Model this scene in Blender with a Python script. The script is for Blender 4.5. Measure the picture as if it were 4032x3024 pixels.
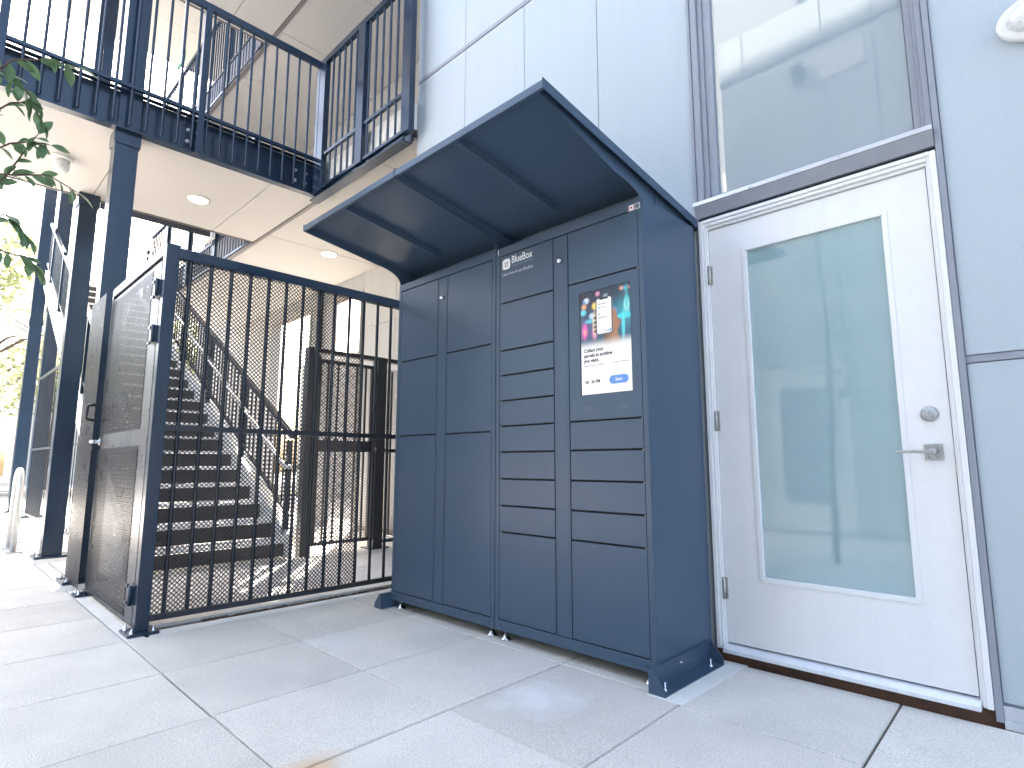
import bpy, math, random
from mathutils import Vector, Matrix
R = math.radians
rnd = random.Random(7)
scene = bpy.context.scene
col = scene.collection
for o in list(bpy.data.objects):
    bpy.data.objects.remove(o)

# ------------------------------------------------------------------ camera, sky, sun, exposure
cam_d = bpy.data.cameras.new('camera')
cam = bpy.data.objects.new('camera', cam_d)
col.objects.link(cam)
cam_d.sensor_width = 36.0
cam_d.lens = 2272.9 / 4032 * 36.0
cam_d.clip_start = 0.05
cam_d.clip_end = 500
rt = Vector((0.71453840, 0.69959601, 0.00055018))
up = Vector((0.09552811, -0.09834745, 0.99055649))
fw = Vector((-0.69304347, 0.70773809, 0.13710412))
cam.matrix_world = Matrix(((rt.x, up.x, -fw.x, 0), (rt.y, up.y, -fw.y, 0), (rt.z, up.z, -fw.z, 0.93), (0, 0, 0, 1)))
scene.camera = cam

SUN_EL = 37.0
SUN_DIR = Vector((-0.80, 0.60, 0)).normalized()          # horizontal direction towards the sun
world = bpy.data.worlds.new('World')
scene.world = world
world.use_nodes = True
wn = world.node_tree
wn.nodes.clear()
sky = wn.nodes.new('ShaderNodeTexSky')
sky.sky_type = 'NISHITA'
sky.sun_disc = False
sky.sun_elevation = R(SUN_EL)
sky.sun_rotation = math.atan2(SUN_DIR.x, SUN_DIR.y)
sky.air_density = 1.0
sky.dust_density = 6.0
sky.ozone_density = 1.0
bg = wn.nodes.new('ShaderNodeBackground')
bg.inputs[1].default_value = 0.15
wo = wn.nodes.new('ShaderNodeOutputWorld')
wn.links.new(sky.outputs[0], bg.inputs[0])
wn.links.new(bg.outputs[0], wo.inputs[0])

sun_d = bpy.data.lights.new('sun', 'SUN')
sun_d.energy = 4.5
sun_d.angle = R(0.6)
sun_d.color = (1.0, 0.93, 0.82)
sun = bpy.data.objects.new('sun', sun_d)
col.objects.link(sun)
sd = Vector((SUN_DIR.x * math.cos(R(SUN_EL)), SUN_DIR.y * math.cos(R(SUN_EL)), math.sin(R(SUN_EL))))
sun.rotation_euler = sd.to_track_quat('Z', 'Y').to_euler()
sun.location = sd * 30

vs = scene.view_settings
vs.view_transform = 'Standard'
vs.look = 'None'
vs.gamma = 1.0
vs.use_curve_mapping = False
vs.exposure = 3.1
scene.render.engine = 'CYCLES'
scene.cycles.max_bounces = 8
scene.cycles.diffuse_bounces = 5

# ------------------------------------------------------------------ materials
MATS = {}


def mat(name, color, rough=0.6, var=0.12, scale=6.0, bump=0.0, bump_scale=80.0, metal=0.0, spec=0.5, emit=0.0, ior=None,
        speck=0.0, speck_scale=220.0, coat=0.0, rvar=0.1, tint=None, tint_scale=1.2, tint_amt=0.0, streak=0.0, backtrans=0.0, ovar=None):
    m = bpy.data.materials.new(name)
    m.use_nodes = True
    nt = m.node_tree
    N, L = nt.nodes, nt.links
    b = N['Principled BSDF']
    b.inputs['Roughness'].default_value = rough
    b.inputs['Metallic'].default_value = metal
    b.inputs['Specular IOR Level'].default_value = spec
    if ior:
        b.inputs['IOR'].default_value = ior
    b.inputs['Coat Weight'].default_value = coat
    b.inputs['Coat Roughness'].default_value = 0.25
    tc = N.new('ShaderNodeTexCoord')
    geo = N.new('ShaderNodeNewGeometry')
    pos = geo.outputs['Position']
    n1 = N.new('ShaderNodeTexNoise')
    n1.inputs['Scale'].default_value = scale
    n1.inputs['Detail'].default_value = 6
    n1.inputs['Roughness'].default_value = 0.62
    L.new(pos, n1.inputs['Vector'])
    mr = N.new('ShaderNodeMapRange')
    mr.inputs[1].default_value = 0.25
    mr.inputs[2].default_value = 0.75
    mr.inputs[3].default_value = 1 - var
    mr.inputs[4].default_value = 1 + var
    L.new(n1.outputs['Fac'], mr.inputs[0])
    fac = mr.outputs[0]

    def mul(a, bb):
        q = N.new('ShaderNodeMath')
        q.operation = 'MULTIPLY'
        L.new(a, q.inputs[0])
        if isinstance(bb, (int, float)):
            q.inputs[1].default_value = bb
        else:
            L.new(bb, q.inputs[1])
        return q.outputs[0]
    if speck:
        n2 = N.new('ShaderNodeTexNoise')
        n2.inputs['Scale'].default_value = speck_scale
        n2.inputs['Detail'].default_value = 3
        L.new(pos, n2.inputs['Vector'])
        m2 = N.new('ShaderNodeMapRange')
        m2.inputs[1].default_value = 0.3
        m2.inputs[2].default_value = 0.7
        m2.inputs[3].default_value = 1 - speck
        m2.inputs[4].default_value = 1 + speck
        L.new(n2.outputs['Fac'], m2.inputs[0])
        fac = mul(fac, m2.outputs[0])
    if streak:
        mp = N.new('ShaderNodeMapping')
        mp.inputs['Scale'].default_value = (9, 9, 0.6)
        L.new(pos, mp.inputs[0])
        n3 = N.new('ShaderNodeTexNoise')
        n3.inputs['Scale'].default_value = 1.6
        n3.inputs['Detail'].default_value = 5
        L.new(mp.outputs[0], n3.inputs['Vector'])
        m3 = N.new('ShaderNodeMapRange')
        m3.inputs[1].default_value = 0.3
        m3.inputs[2].default_value = 0.75
        m3.inputs[3].default_value = 1 + streak * 0.4
        m3.inputs[4].default_value = 1 - streak
        L.new(n3.outputs['Fac'], m3.inputs[0])
        fac = mul(fac, m3.outputs[0])
    # a slight tone of its own for every object
    oi = N.new('ShaderNodeObjectInfo')
    mo = N.new('ShaderNodeMapRange')
    ov = var * 0.35 if ovar is None else ovar
    mo.inputs[3].default_value = 1 - ov
    mo.inputs[4].default_value = 1 + ov
    L.new(oi.outputs['Random'], mo.inputs[0])
    fac = mul(fac, mo.outputs[0])
    rgb = N.new('ShaderNodeRGB')
    rgb.outputs[0].default_value = (*color, 1)
    src = rgb.outputs[0]
    if tint:
        n4 = N.new('ShaderNodeTexNoise')
        n4.inputs['Scale'].default_value = tint_scale
        n4.inputs['Detail'].default_value = 5
        L.new(pos, n4.inputs['Vector'])
        m4 = N.new('ShaderNodeMapRange')
        m4.inputs[1].default_value = 0.52
        m4.inputs[2].default_value = 0.72
        m4.inputs[4].default_value = tint_amt
        L.new(n4.outputs['Fac'], m4.inputs[0])
        mx = N.new('ShaderNodeMix')
        mx.data_type = 'RGBA'
        L.new(m4.outputs[0], mx.inputs[0])
        L.new(src, mx.inputs[6])
        mx.inputs[7].default_value = (*tint, 1)
        src = mx.outputs[2]
    vm = N.new('ShaderNodeVectorMath')
    vm.operation = 'SCALE'
    L.new(src, vm.inputs[0])
    L.new(fac, vm.inputs['Scale'])
    L.new(vm.outputs[0], b.inputs['Base Color'])
    if rvar:
        r2 = N.new('ShaderNodeMapRange')
        r2.inputs[1].default_value = 0.3
        r2.inputs[2].default_value = 0.7
        r2.inputs[3].default_value = max(0.02, rough - rvar)
        r2.inputs[4].default_value = min(1, rough + rvar)
        L.new(n1.outputs['Fac'], r2.inputs[0])
        L.new(r2.outputs[0], b.inputs['Roughness'])
    if bump:
        nb = N.new('ShaderNodeTexNoise')
        nb.inputs['Scale'].default_value = bump_scale
        nb.inputs['Detail'].default_value = 4
        L.new(pos, nb.inputs['Vector'])
        bp = N.new('ShaderNodeBump')
        bp.inputs['Strength'].default_value = bump
        bp.inputs['Distance'].default_value = 0.004
        L.new(nb.outputs['Fac'], bp.inputs['Height'])
        L.new(bp.outputs[0], b.inputs['Normal'])
    if emit:
        b.inputs['Emission Color'].default_value = (*color, 1)
        b.inputs['Emission Strength'].default_value = emit
    if backtrans:
        tr = N.new('ShaderNodeBsdfTranslucent')
        L.new(vm.outputs[0], tr.inputs[0])
        ms = N.new('ShaderNodeMixShader')
        ms.inputs[0].default_value = backtrans
        L.new(b.outputs[0], ms.inputs[1])
        L.new(tr.outputs[0], ms.inputs[2])
        L.new(ms.outputs[0], N['Material Output'].inputs[0])
    MATS[name] = m
    return m


mat('slate_paint', (0.051, 0.084, 0.130), 0.31, 0.02, 2, rvar=0.0, spec=0.36)
mat('slate_edge', (0.052, 0.07, 0.10), 0.45, 0.05, 3, rvar=0.05)
mat('dark_gap', (0.012, 0.013, 0.016), 0.8, 0.1)
mat('chrome', (0.62, 0.63, 0.65), 0.22, 0.08, 30, metal=1.0, rvar=0.1)
mat('satin_nickel', (0.50, 0.50, 0.50), 0.32, 0.06, 60, metal=1.0, rvar=0.08)
mat('siding', (0.42, 0.470, 0.500), 0.62, 0.025, 1.6, bump=0.06, bump_scale=160, streak=0.025, speck=0.03, speck_scale=90)
mat('siding_far', (0.50, 0.54, 0.55), 0.62, 0.04, 2.2, streak=0.06)
mat('back_wall_paint', (0.40, 0.39, 0.375), 0.7, 0.05, 2.5, streak=0.05)
mat('reveal_trim', (0.30, 0.33, 0.38), 0.5, 0.05, 5)
mat('vinyl_frame', (0.27, 0.29, 0.325), 0.45, 0.05, 9, streak=0.08)
mat('flashing', (0.62, 0.64, 0.68), 0.35, 0.08, 9, metal=0.6)
mat('white_paint', (0.79, 0.785, 0.77), 0.42, 0.02, 6, speck=0.015, speck_scale=50, streak=0.03)
mat('threshold_metal', (0.75, 0.76, 0.78), 0.4, 0.08, 20, metal=0.2)
mat('kick_board', (0.095, 0.045, 0.027), 0.75, 0.5, 18, bump=0.5, bump_scale=60)
mat('frosted_glass', (0.29, 0.415, 0.435), 0.045, 0.02, 2, ior=2.3, rvar=0.0)
mat('window_glass', (0.28, 0.335, 0.355), 0.02, 0.02, 1, ior=1.95, rvar=0.0)
mat('far_glass', (0.10, 0.13, 0.15), 0.05, 0.05, 1, ior=1.8, rvar=0.0)
mat('hinge_steel', (0.48, 0.46, 0.42), 0.45, 0.2, 40, metal=0.8)
mat('navy_steel', (0.012, 0.026, 0.050), 0.22, 0.08, 4, streak=0.08, rvar=0.04)
mat('black_steel', (0.020, 0.023, 0.030), 0.40, 0.15, 9, rvar=0.08)
mat('mesh_steel', (0.010, 0.009, 0.009), 0.38, 0.2, 20, rvar=0.1)
mat('gate_steel', (0.07, 0.073, 0.082), 0.28, 0.08, 6, metal=0.7, rvar=0.05)
mat('picket_steel', (0.016, 0.020, 0.028), 0.20, 0.08, 5, rvar=0.03)
mat('mesh_gate', (0.10, 0.098, 0.104), 0.30, 0.1, 8, metal=0.85, rvar=0.05)
mat('soffit_paint', (0.465, 0.44, 0.412), 0.65, 0.02, 1.5, bump=0.04, bump_scale=120)
mat('soffit_joint', (0.25, 0.21, 0.18), 0.7, 0.1)
mat('trim_brown', (0.16, 0.14, 0.135), 0.5, 0.2, 10)
mat('paver_concrete', (0.645, 0.605, 0.535), 0.85, 0.10, 2.4, bump=0.5, bump_scale=200, speck=0.22, speck_scale=190, tint=(0.51, 0.485, 0.43), tint_amt=0.45, tint_scale=1.7, ovar=0.075)
mat('walk_concrete', (0.70, 0.68, 0.64), 0.85, 0.10, 3, bump=0.3, bump_scale=200, speck=0.10, speck_scale=250, tint=(0.42, 0.37, 0.32), tint_amt=0.5)
mat('curb_concrete', (0.72, 0.70, 0.65), 0.85, 0.12, 5, bump=0.3, bump_scale=150, speck=0.12)
mat('street_ground', (0.50, 0.48, 0.45), 0.9, 0.15, 0.8, speck=0.1, speck_scale=40)
mat('joint_sand', (0.14, 0.12, 0.10), 0.95, 0.4, 25, bump=0.8, bump_scale=90)
mat('soil', (0.055, 0.032, 0.020), 0.95, 0.5, 25, bump=0.8, bump_scale=90)
mat('tread_concrete', (0.84, 0.82, 0.79), 0.8, 0.08, 8, speck=0.08)
mat('riser_steel', (0.048, 0.042, 0.042), 0.38, 0.25, 6)
mat('galvanized', (0.62, 0.62, 0.60), 0.35, 0.12, 14, metal=0.85)
mat('light_housing', (0.78, 0.77, 0.74), 0.4, 0.03)
mat('lamp_glow', (1.0, 0.93, 0.82), 0.4, 0.0, emit=6.0)
mat('lens_glass', (0.70, 0.70, 0.68), 0.15, 0.25, 60, bump=0.6, bump_scale=90, ior=1.6)
mat('sticker_white', (0.80, 0.82, 0.84), 0.5, 0.02)
mat('sticker_grey', (0.50, 0.54, 0.60), 0.5, 0.02)
mat('sticker_faint', (0.12, 0.15, 0.19), 0.5, 0.02)
mat('sticker_red', (0.36, 0.06, 0.04), 0.5, 0.02)
mat('sticker_dark', (0.05, 0.03, 0.03), 0.5, 0.02)
mat('exit_green', (0.02, 0.22, 0.10), 0.4, 0.02)
mat('screen_bezel', (0.010, 0.010, 0.012), 0.25, 0.02)
mat('leaf_green', (0.105, 0.185, 0.085), 0.42, 0.30, 30, backtrans=0.35)
mat('leaf_sunlit', (0.27, 0.29, 0.15), 0.5, 0.35, 3, backtrans=0.45)
mat('bark', (0.10, 0.075, 0.055), 0.85, 0.3, 40, bump=0.6, bump_scale=60)
mat('twig_bark', (0.11, 0.07, 0.05), 0.8, 0.2, 50)
mat('wing_siding', (0.26, 0.27, 0.28), 0.7, 0.05, 3)
mat('house_siding', (0.50, 0.48, 0.45), 0.7, 0.08, 3)
mat('house_roof', (0.14, 0.13, 0.12), 0.85, 0.15, 6)
mat('asphalt', (0.05, 0.05, 0.052), 0.9, 0.2, 4, speck=0.2)
mat('grass', (0.07, 0.10, 0.03), 0.9, 0.4, 6)
mat('umbrella_cloth', (0.45, 0.46, 0.50), 0.8, 0.05)


def stain(mname, c, r, color, amt, nscale):
    # a stain with a ragged outline round a point of the paving
    nt = MATS[mname].node_tree
    N, L = nt.nodes, nt.links
    b = N['Principled BSDF']
    src = b.inputs['Base Color'].links[0].from_socket
    geo = N.new('ShaderNodeNewGeometry')
    ds = N.new('ShaderNodeVectorMath')
    ds.operation = 'DISTANCE'
    L.new(geo.outputs['Position'], ds.inputs[0])
    ds.inputs[1].default_value = c
    nz = N.new('ShaderNodeTexNoise')
    nz.inputs['Scale'].default_value = nscale
    nz.inputs['Detail'].default_value = 6
    L.new(geo.outputs['Position'], nz.inputs['Vector'])
    ma = N.new('ShaderNodeMath')
    ma.operation = 'MULTIPLY_ADD'
    L.new(nz.outputs['Fac'], ma.inputs[0])
    ma.inputs[1].default_value = r * 1.6
    L.new(ds.outputs['Value'], ma.inputs[2])
    mr = N.new('ShaderNodeMapRange')
    mr.inputs[1].default_value = r * 1.75
    mr.inputs[2].default_value = r * 0.95
    mr.inputs[3].default_value = 0.0
    mr.inputs[4].default_value = amt
    L.new(ma.outputs[0], mr.inputs[0])
    mx = N.new('ShaderNodeMix')
    mx.data_type = 'RGBA'
    L.new(mr.outputs[0], mx.inputs[0])
    L.new(src, mx.inputs[6])
    mx.inputs[7].default_value = (*color, 1)
    L.new(mx.outputs[2], b.inputs['Base Color'])


stain('paver_concrete', (-1.79, 0.93, 0), 0.14, (0.62, 0.42, 0.24), 0.75, 7)
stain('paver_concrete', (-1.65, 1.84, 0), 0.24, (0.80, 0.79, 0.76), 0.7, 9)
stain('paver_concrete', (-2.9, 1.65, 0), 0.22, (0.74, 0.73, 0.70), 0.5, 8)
stain('paver_concrete', (-2.65, 1.15, 0), 0.28, (0.47, 0.45, 0.42), 0.35, 5)


def emission_mat(name, color, strength, attr=False):
    m = bpy.data.materials.new(name)
    m.use_nodes = True
    nt = m.node_tree
    b = nt.nodes['Principled BSDF']
    b.inputs['Base Color'].default_value = (0.01, 0.01, 0.012, 1)
    b.inputs['Roughness'].default_value = 0.2
    b.inputs['Emission Strength'].default_value = strength
    if attr:
        a = nt.nodes.new('ShaderNodeVertexColor')
        a.layer_name = 'print'
        nt.links.new(a.outputs[0], b.inputs['Emission Color'])
    else:
        b.inputs['Emission Color'].default_value = (*color, 1)
    MATS[name] = m
    return m


SCR = 0.115
emission_mat('screen_picture', (1, 1, 1), SCR, True)
emission_mat('screen_ink', (0.012, 0.012, 0.018), SCR)
emission_mat('screen_white', (1, 1, 1), SCR)
emission_mat('screen_button', (0.105, 0.30, 0.80), SCR)
emission_mat('screen_line', (0.78, 0.80, 0.83), SCR)
emission_mat('screen_grey', (0.30, 0.31, 0.33), SCR)
emission_mat('screen_red', (0.75, 0.18, 0.15), SCR)

# ------------------------------------------------------------------ building helpers
WLOC = {}          # world location of every object by its Blender name


def wl(o):
    return WLOC.get(o.name, Vector((0, 0, 0)))


class MB:
    def __init__(s):
        s.v, s.f, s.sm = [], [], []

    def quad(s, a, b, c, d):
        i = len(s.v)
        s.v += [tuple(a), tuple(b), tuple(c), tuple(d)]
        s.f.append((i, i + 1, i + 2, i + 3))
        s.sm.append(False)

    def box(s, x0, x1, y0, y1, z0, z1):
        i = len(s.v)
        for z in (z0, z1):
            s.v += [(x0, y0, z), (x1, y0, z), (x1, y1, z), (x0, y1, z)]
        for q in ((3, 2, 1, 0), (4, 5, 6, 7), (0, 1, 5, 4), (1, 2, 6, 5), (2, 3, 7, 6), (3, 0, 4, 7)):
            s.f.append(tuple(i + k for k in q))
            s.sm.append(False)
        return s

    def prism(s, pts, axis, a, b):
        """pts: 2D outline; axis 'x','y','z' extruded from a to b"""
        def P(u, v, w):
            return {'x': (w, u, v), 'y': (u, w, v), 'z': (u, v, w)}[axis]
        i, n = len(s.v), len(pts)
        s.v += [P(u, v, a) for u, v in pts] + [P(u, v, b) for u, v in pts]
        s.f.append(tuple(i + k for k in reversed(range(n))))
        s.f.append(tuple(i + n + k for k in range(n)))
        s.sm += [False, False]
        for k in range(n):
            s.f.append((i + k, i + (k + 1) % n, i + n + (k + 1) % n, i + n + k))
            s.sm.append(False)
        return s

    def tube(s, pts, r, n=8, cap=True, smooth=True, rot=0.0):
        pts = [Vector(p) for p in pts]
        rs = r if isinstance(r, (list, tuple)) else [r] * len(pts)
        base = len(s.v)
        prev = None
        for k, p in enumerate(pts):
            if k == 0:
                d = pts[1] - p
            elif k == len(pts) - 1:
                d = p - pts[k - 1]
            else:
                d = (pts[k + 1] - p).normalized() + (p - pts[k - 1]).normalized()
            d.normalize()
            if prev is None:
                ref = Vector((0, 0, 1)) if abs(d.z) < 0.9 else Vector((1, 0, 0))
                u = d.cross(ref).normalized()
            else:
                u = (prev - d * prev.dot(d)).normalized()
            prev = u
            w = d.cross(u)
            for j in range(n):
                a = rot + 2 * math.pi * j / n
                q = p + (u * math.cos(a) + w * math.sin(a)) * rs[k]
                s.v.append(tuple(q))
        for k in range(len(pts) - 1):
            for j in range(n):
                a = base + k * n + j
                b = base + k * n + (j + 1) % n
                s.f.append((a, b, b + n, a + n))
                s.sm.append(smooth)
        if cap:
            s.f.append(tuple(base + j for j in reversed(range(n))))
            s.f.append(tuple(base + (len(pts) - 1) * n + j for j in range(n)))
            s.sm += [False, False]
        return s

    def bar(s, p, q, w, h):
        """square bar from p to q: w sideways, h up"""
        p, q = Vector(p), Vector(q)
        d = (q - p).normalized()
        ref = Vector((0, 0, 1)) if abs(d.z) < 0.95 else Vector((0, 1, 0))
        u = d.cross(ref).normalized() * (w / 2)
        v = u.cross(d).normalized() * (h / 2)
        i = len(s.v)
        for c in (p, q):
            s.v += [tuple(c - u - v), tuple(c + u - v), tuple(c + u + v), tuple(c - u + v)]
        for k in ((3, 2, 1, 0), (4, 5, 6, 7), (0, 1, 5, 4), (1, 2, 6, 5), (2, 3, 7, 6), (3, 0, 4, 7)):
            s.f.append(tuple(i + j for j in k))
            s.sm.append(False)
        return s

    def lathe(s, c, prof, n=20, axis='z'):
        """prof: list of (radius, height) along the axis through c"""
        i = len(s.v)
        for r, h in prof:
            for j in range(n):
                a = 2 * math.pi * j / n
                x, y = r * math.cos(a), r * math.sin(a)
                p = {'z': (x, y, h), 'y': (x, h, y), 'x': (h, x, y)}[axis]
                s.v.append((c[0] + p[0], c[1] + p[1], c[2] + p[2]))
        for k in range(len(prof) - 1):
            for j in range(n):
                a, b = i + k * n + j, i + k * n + (j + 1) % n
                s.f.append((a, b, b + n, a + n))
                s.sm.append(True)
        s.f.append(tuple(i + j for j in reversed(range(n))))
        s.f.append(tuple(i + (len(prof) - 1) * n + j for j in range(n)))
        s.sm += [False, False]
        return s

    def build(s, name, m, parent=None, bevel=0.0, recalc=True, seg=2):
        me = bpy.data.meshes.new(name)
        xs = [Vector(v) for v in s.v]
        lo = Vector((min(v.x for v in xs), min(v.y for v in xs), min(v.z for v in xs)))
        hi = Vector((max(v.x for v in xs), max(v.y for v in xs), max(v.z for v in xs)))
        c = (lo + hi) / 2
        c.z = lo.z if parent is None else c.z
        me.from_pydata([tuple(v - c) for v in xs], [], s.f)
        me.polygons.foreach_set('use_smooth', s.sm)
        if recalc:
            import bmesh
            bm = bmesh.new()
            bm.from_mesh(me)
            bmesh.ops.recalc_face_normals(bm, faces=bm.faces)
            bm.to_mesh(me)
            bm.free()
        mm = MATS[m] if isinstance(m, str) else m
        me.materials.append(mm)
        o = bpy.data.objects.new(name, me)
        col.objects.link(o)
        WLOC[o.name] = c
        if parent is not None:
            o.parent = parent
            o.location = c - wl(parent)
        else:
            o.location = c
        if bevel:
            bv = o.modifiers.new('bevel', 'BEVEL')
            bv.width = bevel
            bv.segments = seg
            bv.limit_method = 'ANGLE'
            bv.angle_limit = R(40)
        return o


def copy_at(o, c, parent=None):
    """copy one object so that its origin sits at world point c"""
    d = o.copy()
    col.objects.link(d)
    p = parent if parent is not None else o.parent
    d.parent = p
    c = Vector(c)
    d.location = c - (wl(p) if p is not None else Vector((0, 0, 0)))
    WLOC[d.name] = c
    return d


def thing(name, loc, label, cat, group=None):
    o = bpy.data.objects.new(name, None)
    o.empty_display_size = 0.2
    col.objects.link(o)
    o.location = loc
    WLOC[o.name] = Vector(loc)
    return tag(o, label, cat, group)


def tag(o, label=None, cat=None, group=None, kind=None):
    if label:
        o['label'] = label
    if cat:
        o['category'] = cat
    if group:
        o['group'] = group
    if kind:
        o['kind'] = kind
    return o


def text_part(name, body, size, m, parent, x, y, z, xs=1.0, bold=0.0, align='LEFT', slant=0.0):
    """flat lettering on a plane facing -Y, lower left corner of the line at x, z"""
    cu = bpy.data.curves.new(name, 'FONT')
    cu.body = body
    cu.size = size
    cu.align_x = align
    cu.offset = bold * size
    cu.extrude = 0.0003
    cu.resolution_u = 3
    cu.space_line = 0.86
    t = bpy.data.objects.new('tmp_text', cu)
    col.objects.link(t)
    dg = bpy.context.evaluated_depsgraph_get()
    me = bpy.data.meshes.new_from_object(t.evaluated_get(dg))
    bpy.data.objects.remove(t)
    me.transform(Matrix.Diagonal((xs, 1, 1, 1)))
    me.transform(Matrix.Rotation(R(90), 4, 'X'))
    me.name = name
    me.materials.clear()
    me.materials.append(MATS[m])
    o = bpy.data.objects.new(name, me)
    col.objects.link(o)
    o.parent = parent
    c = Vector((x, y, z))
    WLOC[o.name] = c
    o.location = c - wl(parent)
    return o


def rrect(x0, x1, z0, z1, r, n=6):
    pts = []
    for cx, cz, a0 in ((x1 - r, z1 - r, 0), (x0 + r, z1 - r, 90), (x0 + r, z0 + r, 180), (x1 - r, z0 + r, 270)):
        for k in range(n + 1):
            a = R(a0 + 90 * k / n)
            pts.append((cx + r * math.cos(a), cz + r * math.sin(a)))
    return pts


WALL_Y = 2.80
# ------------------------------------------------------------------ ground, pavers
b = MB()
b.quad((-60, -40, -0.06), (40, -40, -0.06), (40, 60, -0.06), (-60, 60, -0.06))
g = b.build('ground', 'street_ground')
tag(g, kind='structure')

pave = bpy.data.objects.new('pavement', None)
col.objects.link(pave)
WLOC['pavement'] = Vector((0, 0, 0))
tag(pave, kind='structure')
bed = MB()
bed.box(-9.3, 3.4, -3.2, 2.83, -0.055, -0.010)
bed.build('joint_bed', 'joint_sand', pave)


def paver(x0, x1, y0, y1, m='paver_concrete', g=0.0034, shear=0.03):
    def sx(x, y):
        return x - shear * (y - 0.865)
    jit = [rnd.uniform(-0.0015, 0.0015) for _ in range(4)]
    gg = [g + rnd.uniform(-0.0015, 0.002) for _ in range(4)]
    mb = MB()
    z = rnd.uniform(-0.0015, 0.0005)
    c = [(x0 + gg[0], y0 + gg[1]), (x1 - gg[2], y0 + gg[1]), (x1 - gg[2], y1 - gg[3]), (x0 + gg[0], y1 - gg[3])]
    c = [(sx(x, y), y) for x, y in c]
    e = 0.003
    cx, cy = sum(p[0] for p in c) / 4, sum(p[1] for p in c) / 4
    top = [(p[0] + (e if p[0] < cx else -e), p[1] + (e if p[1] < cy else -e), z + jit[k]) for k, p in enumerate(c)]
    mid = [(p[0], p[1], z + jit[k] - 0.004) for k, p in enumerate(c)]
    bot = [(p[0], p[1], -0.05) for p in c]
    i = len(mb.v)
    mb.v += bot + mid + top
    mb.f.append((8, 9, 10, 11))
    mb.f.append((3, 2, 1, 0))
    for lv in (0, 4):
        for k in range(4):
            a, bb = lv + k, lv + (k + 1) % 4
            mb.f.append((a, bb, bb + 4, a + 4))
    mb.sm += [False] * len(mb.f)
    return mb.build('paver', m, pave, recalc=True)


XB = [-9.15, -8.5, -7.85, -7.2, -6.52, -5.78, -5.05, -4.41, -3.70, -3.035, -2.405, -1.80, -1.175, -0.54, 0.09, 0.72, 1.35, 1.98, 2.61, 3.24]
for i in range(len(XB) - 1):
    x0, x1 = XB[i], XB[i + 1]
    if x1 < -3.6:
        yb = [-3.1, -2.45, -1.8, -1.12, -0.46, 0.2, 0.862]
    elif x1 < -1.1:
        yb = [-3.1, -2.45, -1.8, -1.12, -0.46, 0.2, 0.862, 1.515, 2.215, 2.80]
    else:
        yb = [-3.1, -2.32, -1.68, -1.03, -0.39, 0.25, 0.89, 1.525, 2.16, 2.79]
    off = -0.3 if (x1 < -3.6 and i % 2) else 0.0
    for j in range(len(yb) - 1):
        paver(x0, x1, yb[j], yb[j + 1])
# walk slabs inside the fence and under the walkway
XI = [-9.3, -8.4, -7.5, -6.6, -5.7, -4.8, -4.035]
YI = [0.97, 1.85, 2.75, 3.6, 4.36]
for i in range(len(XI) - 1):
    for j in range(len(YI) - 1):
        paver(XI[i], XI[i + 1], YI[j], YI[j + 1], 'walk_concrete', 0.003, 0.0)
b = MB().box(-9.3, -3.9, 0.97, 4.45, -0.055, -0.012)
b.build('joint_bed', 'soil', pave)
# pale curb strips along the fence line and the gate line
b = MB()
b.box(-3.835, -3.71, 0.985, 2.79, -0.05, -0.004)
b.box(-9.1, -3.71, 0.868, 0.962, -0.05, -0.003)
b.build('curb_strip', 'curb_concrete', pave, bevel=0.004)
b = MB()
b.box(-3.904, -3.837, 0.97, 2.79, -0.05, -0.016)
b.build('rusty_joint', 'soil', pave)
b = MB()
for k in range(420):
    y = rnd.uniform(1.3, 2.7)
    x = -3.852 - rnd.uniform(0, 0.045)
    s_ = rnd.uniform(0.003, 0.009)
    b.box(x - s_, x + s_, y - s_ * 1.5, y + s_ * 1.5, -0.02, -0.012 + s_)
o = b.build('soil_crumbs', 'soil', pave)
tag(o, kind='stuff')
b = MB().box(-4.03, -3.905, 1.0, 2.78, -0.05, 0.010)
b.build('sill_curb', 'walk_concrete', pave, bevel=0.006)
# sunlit paving and street further left
b = MB()
b.box(-17.5, -9.3, -6, 4.4, -0.055, -0.003)
o = b.build('sidewalk', 'walk_concrete')
tag(o, kind='structure')
b = MB()
b.box(-27.5, -19.0, -40, 60, -0.058, -0.03)
o = b.build('road', 'asphalt')
tag(o, kind='structure')
b = MB()
b.box(-19.0, -17.5, -40, 60, -0.058, -0.01)
o = b.build('lawn_verge', 'grass')
tag(o, kind='structure')
# ------------------------------------------------------------------ the apartment building with its wall, door and window
bld = thing('apartment_building', (-1.0, WALL_Y, 0), 'pale grey panel clad building wall with a white glazed door and a window above it', 'building')
DX0, DX1 = -1.36, -0.285       # opening strip of door and window


def panel(x0, x1, z0, z1, y0=WALL_Y, th=0.012, m='siding', parent=None):
    g_ = 0.0028
    b = MB().box(x0 + g_, x1 - g_, y0, y0 + th, z0 + g_, z1 - g_)
    return b.build('siding_panel', m, parent or bld)


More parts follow.
